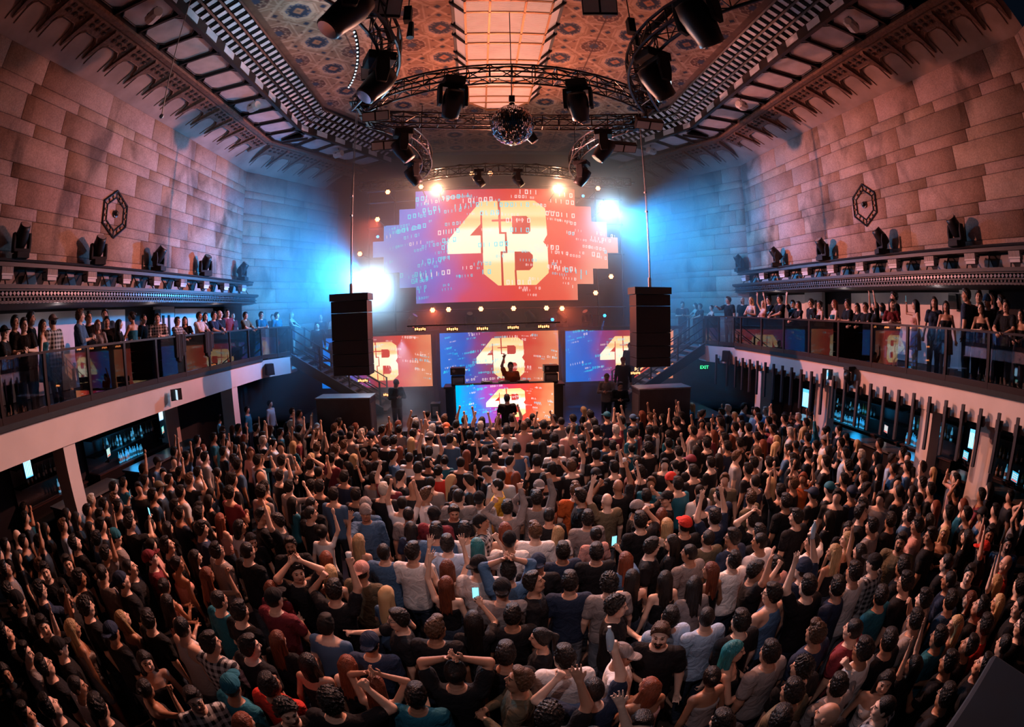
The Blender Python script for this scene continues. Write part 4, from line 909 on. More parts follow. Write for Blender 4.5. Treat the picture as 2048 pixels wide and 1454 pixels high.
puff((-2.16, 17.2, 9.15), .8, .8, 'added glow cloud around the left blazing warm lamp'); puff((2.2, 17.2, 9.1), .8, .8, 'added glow cloud around the right blazing warm lamp')  # added clouds again, for the star glow of the warm lamps
puff((-3.3, 15.6, 1.6), 1.1, .9, 'low pale smoke at the left foot of the stage', .8)
lamp('smoke_light', 'SPOT', (-3.6, 17.6, 3.7), 330, (.5, .72, 1), (-3.3, 15.6, 1.2), .1, 60, 1)
p = MB()
for x in (-5.3, -4.2, 4.2, 5.3): p.cyl((x, 19.75, 1.1), (x, 19.75, 9.9), .04, 8)
for z_ in (4.75, 7.0, 8.3, 9.4, 9.9): p.cyl((-5.4, 19.75, z_), (5.4, 19.75, z_), .04, 6)
tag(p.build('lamp_frame', DKSTEEL), 'dark pipe frame carrying the small lamps around the big screen', 'frame')
# ------------------------------------------------------------------ bars under the balconies
BG = [mat('bottle_lit_blue', (.08, .35, .6), .15, emit=(.05, .5, .9), strength=.5), mat('bottle_clear_lit_blue', (.5, .7, .8), .1, emit=(.1, .55, .9), strength=.35), mat('bottle_dark', (.03, .035, .03), .12), mat('bottle_amber', (.3, .14, .03), .15)]  # blue bar light on the glass put in as emission
LABEL = mat('bottle_label', (.55, .5, .42), .6)
protos = []
for i, bm in enumerate(BG):
    t = thing('bottle', (0, 0, -5), 'x', 'bottle'); s = 1
    MB().lathe([(.036, 0), (.038, .02), (.038, .17), (.03, .20), (.014, .23), (.013, .29)], (0, 0, 0), 10).build('glass', bm, t, smooth=True)
    MB().lathe([(.0385, .05), (.0385, .13)], (0, 0, 0), 10).build('label', LABEL, t); MB().cyl((0, 0, .29), (0, 0, .315), .015, 8).build('cap', K, t); protos.append(t)
def bottles(sx, x, y0, y1, z, n, kinds, lab, grp):
    for k in range(n):
        o = copy_tree(protos[rnd.choice(kinds)]); o.location = (sx * (x + rnd.uniform(-.05, .05)), y0 + (y1 - y0) * (k + .5) / n + rnd.uniform(-.01, .01), z); q = rnd.uniform(.9, 1.25); o.scale = (1, 1, q); o['label'] = lab.replace('bottle', 'bottle, %s from the far end,' % nth(k if sx > 0 and 0 else n - 1 - k, n), 1).replace('bottle,', 'bottle', 1) if 0 else '%s, %s from far end' % (lab, nth(n - 1 - k, n)); o['group'] = grp
def backbar(sx, y0, y1, nm, zs=(1.0, 1.45, 1.9)):
    t = thing('back_bar', (sx * 11.25, (y0 + y1) / 2, 0), 'dark back bar shelving %s' % nm, 'shelf'); L = y1 - y0
    MB().bb(sx * .25, sx * .3, -L / 2, L / 2, .0, 2.6).bb(-sx * .25, sx * .25, -L / 2, L / 2, 0, .95).build('carcass', BARK, t)
    sh = MB()
    for z_ in zs: sh.bb(-sx * .2, sx * .25, -L / 2, L / 2, z_ - .035, z_)
    sh.build('shelves', BARK, t); MB().bb(-sx * .3, sx * .25, -L / 2 - .03, L / 2 + .03, .95, .99).build('counter', mat('counter_edge', (.09, .05, .04), .3), t)
def register(sx, x, y, z, label, rz, c1=(.25, .8, .85)):
    t = thing('order_screen', (sx * x, y, z), label, 'screen', rz=rz)
    MB().box((0, 0, .14), (.30, .05, .25)).cyl((0, .02, -.1), (0, .02, .1), .03, 8).box((0, .04, -.1), (.2, .16, .02)).build('case', K, t)
    s = MB().bb(-.135, .135, -.03, -.026, .04, .25).build('screen', emis('till_%g' % c1[0], c1, 1.0), t)
    b = MB().bb(-.12, .12, -.034, -.031, .05, .08); b.build('red_row', emis('till_red', (1, .12, .08), 1.0), s); b = MB()
    for i in range(3):
        for j in range(3): b.bb(-.11 + i * .08, -.05 + i * .08, -.034, -.031, .10 + j * .045, .13 + j * .045)
    b.build('buttons', emis('till_white', (.7, .85, .8), 1.0), s)
def framed(sx, x, y, z, label, w=.3, h=.5, c=(.1, .5, .95)):
    t = thing('lit_cabinet', (sx * x, y, z), label, 'display'); MB().bb(0, sx * .1, -w / 2, w / 2, 0, h).build('frame', K, t)
    MB().bb(-sx * .004, 0, -w / 2 + .02, w / 2 - .02, .02, h - .02).build('glow', emis('cabinet_glow_%g' % c[0], c, 1.6), t); b = MB()
    for k in range(5): b.bb(-sx * .02, -sx * .008, -w / 2 + .03 + k * w / 5.5, -w / 2 + .05 + k * w / 5.5, .05, h * .8)
    b.build('shapes', emis('cabinet_shape', (.5, .85, 1), 2.2), t)
backbar(-1, 9.0, 12.6, 'behind the left bar, lit blue'); backbar(-1, 6.0, 8.4, 'behind the near left bar beyond the pillar')
backbar(1, 9.3, 13.9, 'behind the right bar, lit blue'); backbar(1, 7.0, 9.1, 'behind the right bar between the bars and the pillar'); backbar(1, 3.6, 6.2, 'at the near right bar')
bottles(-1, 11.1, 10.1, 11.3, 1.0, 13, (0, 0, 1), 'glowing blue bottle on the left bar', 'glowing bottles on the left bar')
bottles(-1, 11.25, 9.6, 12.3, 1.45, 20, (2, 2, 1, 3), 'dark bottle on the upper shelf of the left bar', 'bottles on the upper left bar shelf')
bottles(-1, 11.1, 7.3, 8.3, 1.0, 9, (0, 1), 'glowing blue bottle left of the left pillar', 'bottles on the near left bar')
bottles(-1, 11.25, 6.3, 8.3, 1.45, 13, (2, 3), 'dark bottle on the upper shelf left of the left pillar', 'bottles on the near left upper shelf')
bottles(1, 11.1, 11.0, 13.1, 1.0, 22, (0, 1, 0), 'glowing blue bottle on the far right bar', 'glowing bottles, far right bar'); bottles(1, 11.2, 10.6, 13.4, 1.45, 24, (2, 3, 1), 'dark bottle on the upper shelf of the far right bar', 'bottles on the far right upper shelf')
bottles(1, 11.1, 8.0, 9.05, 1.0, 13, (0, 0, 1), 'glowing blue bottle beside the near right pillar', 'glowing bottles beside the near right pillar'); bottles(1, 11.2, 7.2, 9.0, 1.45, 15, (2, 3, 1), 'dark bottle on the shelf beside the near right pillar', 'bottles above the near right row')
bottles(1, 11.1, 3.9, 6.0, 1.45, 14, (2, 3, 3), 'bottle on the near right bar shelf', 'bottles on the near right bar'); bottles(1, 11.1, 3.9, 6.0, 1.0, 14, (2, 3, 1), 'bottle low on the near right bar', 'bottles low on the near right bar')
for o in protos: drop(o)
register(-1, 10.9, 9.45, 1.35, 'lit order screen hanging left of the glowing left bar bottles', PI / 2 + .4, (.45, .8, .75)); register(-1, 10.9, 12.3, 1.35, 'lit order screen right of the glowing left bar bottles', PI / 2 + .4, (.1, .7, .65))
framed(-1, 11.0, 12.45, 1.75, 'tall lit cabinet at the far end of the left bar', .25, .5, (.25, .5, .9)); framed(-1, 11.0, 6.35, 1.65, 'blue lit cabinet on the near left bar', .3, .5)
register(1, 10.9, 9.75, 1.15, 'lit order screen between the two lit rows of the right bar', -PI / 2 - .4, (.7, .55, .6)); register(1, 10.7, 6.3, 1.2, 'blue order screen between the near right pillars', -PI / 2 - .4, (.05, .6, .9)); register(1, 10.2, 4.3, 1.25, 'blue order screen at the right edge beside gold shelves', -PI / 2 - .4, (.06, .55, .9))
framed(1, 10.9, 14.2, 1.15, 'tall blue lit fridge at the far right bar', .45, .7); framed(1, 10.9, 12.95, 1.4, 'narrow lit cabinet behind the hanging bars', .2, .5, (.4, .7, .95)); framed(1, 10.4, 6.0, 1.6, 'blue lit cabinet between the near right pillars', .3, .5, (.15, .55, .95))
for sx, y0, y1, lb in ((-1, 9.3, 12.9, 'left bar counter with dark panels'), (-1, 6.3, 8.6, 'near left bar counter'), (1, 7.2, 13.5, 'long right bar counter'), (1, 3.4, 6.2, 'near right bar counter')):
    t = thing('bar_counter', (sx * 9.9, (y0 + y1) / 2, 0), lb, 'bar counter'); L = y1 - y0
    MB().bb(-.25, .25, -L / 2, L / 2, 0, 1.04).build('front', BARK, t); MB().bb(-.35, .35, -L / 2, L / 2, 1.04, 1.1).build('top', mat('bar_top', (.12, .10, .09), .25), t)
# ------------------------------------------------------------------ people: bodies, clothes and hair grown as continuous surfaces
class Field:
    def __init__(s, xs, ys, zs):
        s.xs, s.ys, s.zs = [np.asarray(a, np.float32) for a in (xs, ys, zs)]; s.F = np.full((len(xs), len(ys), len(zs)), .2, np.float32)
    def _sl(s, lo, hi):
        r = []
        for a, l, h in zip((s.xs, s.ys, s.zs), lo, hi): r.append(slice(max(0, np.searchsorted(a, l) - 1), np.searchsorted(a, h) + 1))
        return tuple(r)
    def grid(s, sl): return s.xs[sl[0]][:, None, None], s.ys[sl[1]][None, :, None], s.zs[sl[2]][None, None, :]
    def union(s, fn, lo, hi, k=.02):
        sl = s._sl(lo, hi)
        if any(q.start >= q.stop for q in sl): return
        d = fn(*s.grid(sl)).astype(np.float32); F = s.F[sl]
        if k > 0:
            h = np.clip(.5 + .5 * (F - d) / k, 0, 1); s.F[sl] = F * (1 - h) + d * h - k * h * (1 - h)
        else: s.F[sl] = np.minimum(F, d)
    def cut(s, fn, lo=(-9, -9, -9), hi=(9, 9, 9)):
        sl = s._sl(lo, hi); s.F[sl] = np.maximum(s.F[sl], fn(*s.grid(sl)))
    def cone(s, a, b, ra, rb, k=.02):
        a = np.array(a, float); b = np.array(b, float); ab = b - a; L2 = max(ab @ ab, 1e-9); R = max(ra, rb) + .05
        def fn(x, y, z):
            px, py, pz = x - a[0], y - a[1], z - a[2]; t = np.clip((px * ab[0] + py * ab[1] + pz * ab[2]) / L2, 0, 1)
            return np.sqrt((px - t * ab[0]) ** 2 + (py - t * ab[1]) ** 2 + (pz - t * ab[2]) ** 2) - (ra + (rb - ra) * t)
        s.union(fn, np.minimum(a, b) - R, np.maximum(a, b) + R, k)
    def ell(s, c, r, k=.02, M=None, sub=False):
        c = np.array(c, float); r = np.array(r, float); Rr = max(r) + .04
        def fn(x, y, z):
            px, py, pz = x - c[0], y - c[1], z - c[2]
            if M is not None: px, py, pz = [M[0][i] * px + M[1][i] * py + M[2][i] * pz for i in range(3)]
            k0 = np.sqrt((px / r[0]) ** 2 + (py / r[1]) ** 2 + (pz / r[2]) ** 2); k1 = np.sqrt((px / r[0] ** 2) ** 2 + (py / r[1] ** 2) ** 2 + (pz / r[2] ** 2) ** 2)
            return k0 * (k0 - 1) / np.maximum(k1, 1e-6)
        if not sub: s.union(fn, c - Rr, c + Rr, k)
        else:
            sl = s._sl(c - Rr, c + Rr); d = -fn(*s.grid(sl)); F = s.F[sl]; h = np.clip(.5 - .5 * (F - d) / k, 0, 1); s.F[sl] = F * (1 - h) + d * h + k * h * (1 - h)
    def loft(s, knots, k=.02, grow=0.0, z0=None, z1=None):
        kz = [q[0] for q in knots]; lo = z0 if z0 is not None else kz[0]; hi = z1 if z1 is not None else kz[-1]
        def fn(x, y, z):
            a = np.interp(z, kz, [q[1] for q in knots]) + grow; b = np.interp(z, kz, [q[2] for q in knots]) + grow; c = np.interp(z, kz, [q[3] for q in knots])
            d = (np.sqrt((x / a) ** 2 + ((y - c) / b) ** 2) - 1) * np.minimum(a, b)
            return np.maximum(d, np.maximum(lo - z, z - hi))
        s.union(fn, (-.3, -.3, lo - .03), (.3, .3, hi + .03), k)
    def mesh(s):
        F = s.F; ins = F < 0
        nx, ny, nz = F.shape; c = [ins[i:nx - 1 + i, j:ny - 1 + j, k:nz - 1 + k] for i in (0, 1) for j in (0, 1) for k in (0, 1)]
        cnt = sum(q.astype(np.uint8) for q in c); cell = (cnt > 0) & (cnt < 8); idx = -np.ones(cell.shape, np.int64); I = np.argwhere(cell)
        idx[cell] = np.arange(len(I)); pos = np.zeros((len(I), 3)); num = np.zeros(len(I)); ax = (s.xs, s.ys, s.zs)
        cor = [(i, j, k) for i in (0, 1) for j in (0, 1) for k in (0, 1)]
        val = {q: F[I[:, 0] + q[0], I[:, 1] + q[1], I[:, 2] + q[2]] for q in cor}
        for a in cor:
            for d in range(3):
                if a[d] == 1: continue
                b = list(a); b[d] = 1; b = tuple(b); va, vb = val[a], val[b]; mk = (va < 0) != (vb < 0)
                if not mk.any(): continue
                t = (va[mk] / (va[mk] - vb[mk]))
                for e in range(3):
                    p0 = ax[e][I[mk, e] + a[e]]; pos[mk, e] += p0 if e != d else p0 + t * (ax[e][I[mk, e] + 1] - p0)
                num[mk] += 1
        pos /= num[:, None]; quads = []
        for d in range(3):
            o = [0, 0, 0]; o[d] = 1; sl0 = [slice(1, -1)] * 3; sl1 = [slice(1, -1)] * 3; sl0[d] = slice(0, -1); sl1[d] = slice(1, None)
            A, B = ins[tuple(sl0)], ins[tuple(sl1)]; e1, e2 = [(1, 2), (2, 0), (0, 1)][d]
            for flip in (False, True):
                P = np.argwhere((A & ~B) if not flip else (~A & B))
                if not len(P): continue
                off = np.ones(3, int); off[d] = 0; P = P + off
                def g(u, v):
                    q = P.copy(); q[:, e1] -= u; q[:, e2] -= v; return idx[q[:, 0], q[:, 1], q[:, 2]]
                Q = np.stack([g(0, 0), g(1, 0), g(1, 1), g(0, 1)], 1); quads.append(Q if not flip else Q[:, ::-1])
        Q = np.concatenate(quads); Q = Q[(Q >= 0).all(1)]
        return pos, Q
def steps(*seg):
    out = [seg[0]]
    for h, e in zip(seg[1::2], seg[2::2]):
        n = max(1, int(round((e - out[-1]) / h))); out += list(np.linspace(out[-1], e, n + 1)[1:])
    return np.array(out)

BODY = {'m': dict(t=[(.80, .155, .105, 0), (.92, .168, .116, 0), (1.05, .158, .110, .005), (1.2, .170, .122, .008), (1.33, .192, .128, .006), (1.42, .172, .104, -.002), (1.475, .11, .074, -.012), (1.50, .065, .058, -.015)], sh=.190, ar=(.056, .046, .038, .027), neck=.060, hip=.085),
        'f': dict(t=[(.80, .152, .108, 0), (.92, .168, .118, -.004), (1.05, .128, .092, .003), (1.2, .130, .098, .006), (1.32, .148, .106, .006), (1.40, .136, .086, 0), (1.455, .085, .06, -.012), (1.49, .05, .048, -.015)], sh=.152, ar=(.042, .034, .030, .022), neck=.046, hip=.085)}
def arm_pose(kind, sh):
    x = sh; S_ = np.array((x, 0, 1.425))
    P = {'down': ((.28, .03, .87), (.6, -1, 0), (0, 0, 0), 'relax'), 'up': ((.21, .12, 1.925), (1, .3, -.3), None, 'open'), 'front': ((.07, .27, 1.20), (1, -.3, -1), None, 'relax'), 'head': ((.07, .03, 1.80), (1, .6, .1), None, 'relax'),
         'point': ((.16, .50, 1.42), (.6, -.2, -1), None, 'point'), 'phone': ((.09, .36, 1.62), (.8, 0, -1), None, 'grip'), 'rail': ((.10, .36, 1.14), (1, 0, -.6), None, 'relax'), 'half': ((.25, .20, 1.66), (.5, -.3, -1), None, 'fist'), 'fist': ((.19, .14, 1.93), (1, .3, -.3), None, 'fist')}[kind]
    W = np.array(P[0], float); u, f = .285, .255; d = W - S_; D = np.linalg.norm(d)
    if D > u + f - .004: W = S_ + d / D * (u + f - .004); d = W - S_; D = u + f - .004
    a = (u * u - f * f + D * D) / (2 * D); h = math.sqrt(max(0, u * u - a * a)); n = d / D; e = np.array(P[1], float); e = e - n * (e @ n); e /= np.linalg.norm(e)
    E = S_ + n * a + e * h; return S_, E, W, P[3]
POSE = {'d': ('down', 'down'), 'R': ('up', 'down'), 'L': ('down', 'up'), 'U': ('up', 'up'), 'h': ('front', 'front'), 'H': ('head', 'head'), 'n': ('point', 'down'), 'p': ('phone', 'down'), 'e': ('rail', 'rail'), 'w': ('half', 'down'), 'F': ('fist', 'half')}
def head_matrix(hk):
    R = Euler({'0': (0, 0, 0), '+': (0, .05, .5), '-': (0, -.05, -.5), 'u': (.32, 0, 0), 'v': (-.30, 0, .15)}[hk]).to_matrix(); piv = Vector((0, -.012, 1.565))
    M = Matrix.Translation(piv) @ R.to_4x4() @ Matrix.Translation(Vector((0, .028, .09))); return M       # head-local origin = middle of the skull
def hand(F, W, D, side, kind, sc=1.0):
    D = D / np.linalg.norm(D); x = np.array((side, 0.0, 0.0)); n = np.cross(D, x)
    if np.linalg.norm(n) < .3: n = np.array((0, 1.0, 0))
    n /= np.linalg.norm(n); 
    if n[1] < 0 and kind in ('open', 'fist'): n = -n
    s = np.cross(n, D); s /= np.linalg.norm(s); pc = W + D * .045
    for a in (-.028, -.009, .010, .028): F.cone(W + s * a * .6 + D * .005, W + s * a + D * .078, .0135 * sc, .0115 * sc, .012)
    tips = {'open': (.02, .30), 'relax': (.55, .8), 'fist': (1.55, 1.5), 'grip': (.9, .9), 'point': (1.5, 1.5)}[kind]
    for i, (a, ln) in enumerate(((-.030, .060), (-.010, .070), (.010, .078), (.029, .070))):
        c0, c1 = tips
        if kind == 'point' and i == 3: c0, c1 = .05, .05
        sp = (i - 1.5) * (.16 if kind == 'open' else .03); d1 = D * math.cos(c0) + n * math.sin(c0) * 1 + s * sp; d1 /= np.linalg.norm(d1)
        d2 = D * math.cos(c0 + c1) + n * math.sin(c0 + c1) + s * sp; d2 /= np.linalg.norm(d2); p0 = W + s * a + D * .08; p1 = p0 + d1 * ln * .5; p2 = p1 + d2 * ln * .5
        F.cone(p0, p1, .0095 * sc, .009 * sc, .004); F.cone(p1, p2, .009 * sc, .0075 * sc, .003)
    t0 = W + s * .026 + D * .022; td = D * .75 + s * .75 + n * (.15 if kind == 'open' else .7); td /= np.linalg.norm(td); t1 = t0 + td * .038; td2 = D * .9 + s * (.3 if kind == 'open' else -.2) + n * .3; td2 /= np.linalg.norm(td2)
    F.cone(t0, t1, .0125 * sc, .010 * sc, .008); F.cone(t1, t1 + td2 * .03, .010 * sc, .008 * sc, .003)
LEGS = (((.085, .0, .90), (.098, .012, .48), .085, .056), ((.098, .012, .48), (.10, -.015, .09), .055, .036))
_lib = {}
def grids(q, lean):
    return (steps(-.50, .013 * q, -.10, .0062 * q, .10, .013 * q, .50), steps(-.26, .014 * q, -.12, .0075 * q, .16, .013 * q, .62), steps(-.01, .04 * q, .80, .016 * q, 1.0, .013 * q, 1.44, .006 * q, 1.78, .011 * q, 2.16))
def make_body(sex, pose, hk, q=1.0):
    key = ('b', sex, pose, hk, q)
    if key in _lib: return _lib[key]
    B = BODY[sex]; F = Field(*grids(q, 0)); F.loft(B['t'], .03)
    if sex == 'f':
        for sx in (-1, 1): F.ell((sx * .062, .085, 1.285), (.058, .05, .055), .03)
    arms = []
    for sx, kind in zip((1, -1), POSE[pose]):
        S_, E, W, hd = arm_pose(kind, B['sh']); m3 = np.array((sx, 1, 1)); S_, E, W = S_ * m3, E * m3, W * m3; arms.append((S_, E, W, sx, hd)); r = B['ar']
        F.cone((sx * .07, -.01, 1.43), S_, .058 * (1 if sex == 'm' else .85), r[0] * 1.08, .03); F.cone(S_, E, r[0], r[1], .025); F.cone(E, W, r[1], r[3], .015); F.cone(E + (W - E) * .1, E + (W - E) * .5, r[2] * 1.05, r[3] * 1.1, .015)
    for sx in (-1, 1):
        for a, b, r0, r1 in LEGS: F.cone((sx * a[0], *a[1:]), (sx * b[0], *b[1:]), r0, r1, .02)
        F.cone((sx * .10, -.03, .05), (sx * .11, .15, .035), .036, .03, .02)
    F.cone((0, -.022, 1.43), (0, -.004, 1.57), B['neck'] * 1.1, B['neck'], .03)
    HM = head_matrix(hk); M3 = np.array(HM.to_3x3()); T = np.array(HM.translation); g = 1.0 if sex == 'm' else .94
    w = lambda p: T + M3 @ (np.array(p, float) * g)
    if q < 1.5:
        E_ = lambda c, r, k=.012, sub=False: F.ell(w(c), np.array(r) * g, k, M3, sub)
        E_((0, -.010, .012), (.076, .096, .108), .02); E_((0, .020, -.035), (.064, .074, .078), .03); F.cone(w((-.03, .03, -.085)), w((.03, .03, -.085)), .034 * g, .034 * g, .03); E_((0, .070, -.094), (.020, .016, .015), .015)
        E_((0, .078, .028), (.045, .016, .012), .012)
        for sx in (-1, 1): E_((sx * .031, .094, .006), (.019, .013, .013), .008, True)
        for sx in (-1, 1): E_((sx * .031, .074, .006), (.0125, .0125, .0115), .003); E_((sx * .079, -.012, -.004), (.010, .020, .031), .006); E_((sx * .042, .062, -.030), (.02, .018, .018), .02)
        F.cone(w((0, .088, .014)), w((0, .108, -.022)), .0085 * g, .0125 * g, .008); E_((0, .098, -.027), (.018, .012, .009), .006); E_((0, .084, -.056), (.025, .013, .0065), .004); E_((0, .083, -.066), (.020, .012, .0065), .004)
    else: F.ell(w((0, 0, 0)), np.array((.075, .095, .115)) * g, .02, M3)
    for S_, E, W, sx, hd in arms:
        if q < 1.5: hand(F, W, W - E, sx, hd, .95 if sex == 'f' else 1.05)
        else: F.ell(W + (W - E) / np.linalg.norm(W - E) * .07, (.035, .035, .06), .02)
    V, Q = F.mesh(); c = V[Q].mean(1); L = (c - T) @ M3 / g; fm = np.zeros(len(Q), int)
    if q < 1.5:
        ax_ = np.abs(L[:, 0]); fm[(np.hypot(ax_ - .031, (L[:, 2] - .006) * 1.5) < .0125) & (L[:, 1] > .06)] = 1
        fm[(np.hypot(L[:, 0] * .42, L[:, 2] + .061) < .0095) & (L[:, 1] > .075)] = 2
        fm[(np.abs(ax_ - .033) < .018) & (np.abs(L[:, 2] - .030 + (ax_ - .033) * .12) < .0042) & (L[:, 1] > .06)] = 3
    hands = [tuple(W + (W - E) / np.linalg.norm(W - E) * .09) for S_, E, W, sx, hd in arms]
    _lib[key] = (V, Q, fm, HM, hands, arms, g); return _lib[key]
def make_shirt(sex, pose, kind, q=1.0):
    key = ('s', sex, pose, kind, q)
    if key in _lib: return _lib[key]
    B = BODY[sex]; F = Field(steps(-.46, .017 * q, .46), steps(-.24, .017 * q, .62), steps(.55, .019 * q, 2.0)); gr = .016
    T = [(z, a + gr + (.012 if z < 1.1 and kind != 'strap' else 0), b + gr + (.008 if z < 1.1 else 0), c) for z, a, b, c in B['t']]
    T = [q_ for q_ in T if q_[0] < 1.478]
    if kind in ('dress',):
        T = [(.56, .215, .17, 0), (.75, .20, .155, 0)] + T[1:]
    F.loft(T, .02)
    if sex == 'f':
        for sx in (-1, 1): F.ell((sx * .062, .085, 1.285), (.07, .062, .066), .03)
    for (S_, E, W, sx, hd) in make_body(sex, pose, '0', q)[5] if ('b', sex, pose, '0', q) in _lib else [(*(a * np.array((sx, 1, 1)) for a in arm_pose(kd, B['sh'])[:3]), sx, 0) for sx, kd in zip((1, -1), POSE[pose])]:
        r = B['ar']
        if kind in ('tee', 'long', 'shirt'):
            F.cone((sx * .07, -.01, 1.43), S_, .068 * (1 if sex == 'm' else .85), r[0] + .022, .025); e = S_ + (E - S_) * (.60 if kind == 'tee' else 1.0); F.cone(S_, e, r[0] + .022, r[0] + .020 if kind == 'tee' else r[1] + .014, .02)
            if kind in ('long', 'shirt'): F.cone(E, E + (W - E) * (.9 if kind == 'long' else .35), r[1] + .014, r[3] + .016, .015)
        elif kind == 'tank':
            pass
    if kind == 'tank': F.cut(lambda x, y, z: np.minimum(np.maximum(1.30 - z, .20 - z * 0 - np.abs(x) * 0) * 0 + 9, np.maximum(np.abs(x) - (.085 + np.maximum(0, 1.40 - z) * .9), -1) + 0 * y))
    if kind in ('strap', 'dress'):
        top = 1.335
        F.cut(lambda x, y, z: np.where(z > top, np.maximum(np.maximum(z - top, -9), np.minimum(np.abs(np.abs(x) - .085) - .014, 9) * 1.0 + 0 * y) if False else np.minimum(z - top, 9) + 0 * x + 0 * y, -9.0))
    if kind == 'shirt': F.ell((0, -.02, 1.49), (.068, .066, .035), .01)
    F.cut(lambda x, y, z: (.0 + np.sqrt(x * x + (y + .005) ** 2 + ((z - 1.535) * .9) ** 2)) * -1 + .088 if kind != 'shirt' else np.sqrt(x * x + (y + .005) ** 2) * -1 + .058 + 0 * z, (-.2, -.2, 1.42), (.2, .25, 1.7))
    lo = {'tee': .84, 'long': .82, 'shirt': .80, 'tank': .84, 'strap': 1.02, 'dress': .60}[kind]
    F.cut(lambda x, y, z: lo - z + 0 * x + 0 * y)
    _lib[key] = F.mesh(); return _lib[key]
def make_trousers(kind, q=1.0):
    key = ('t', kind, q)
    if key in _lib: return _lib[key]
    F = Field(steps(-.24, .018 * q, .24), steps(-.20, .018 * q, .22), steps(-.01, .03 * q, 1.05))
    F.loft([(.78, .16, .12, 0), (.92, .178, .126, 0), (1.03, .162, .112, 0)], .02); end = .07 if kind == 'long' else .62
    for sx in (-1, 1):
        for a, b, r0, r1 in LEGS: F.cone((sx * a[0], *a[1:]), (sx * b[0], *b[1:]), r0 + .014, r1 + .022, .02)
    F.cut(lambda x, y, z: end - z + 0 * x + 0 * y); _lib[key] = F.mesh(); return _lib[key]
def make_shoes():
    if 'shoe' in _lib: return _lib['shoe']
    F = Field(steps(-.2, .018, .2), steps(-.13, .018, .25), steps(-.014, .014, .16))
    for sx in (-1, 1): F.cone((sx * .10, -.035, .055), (sx * .11, .155, .042), .052, .043, .02); F.cone((sx * .10, -.03, .06), (sx * .10, -.02, .12), .045, .045, .02)
    F.cut(lambda x, y, z: -z + 0 * x + 0 * y); _lib['shoe'] = F.mesh(); return _lib['shoe']
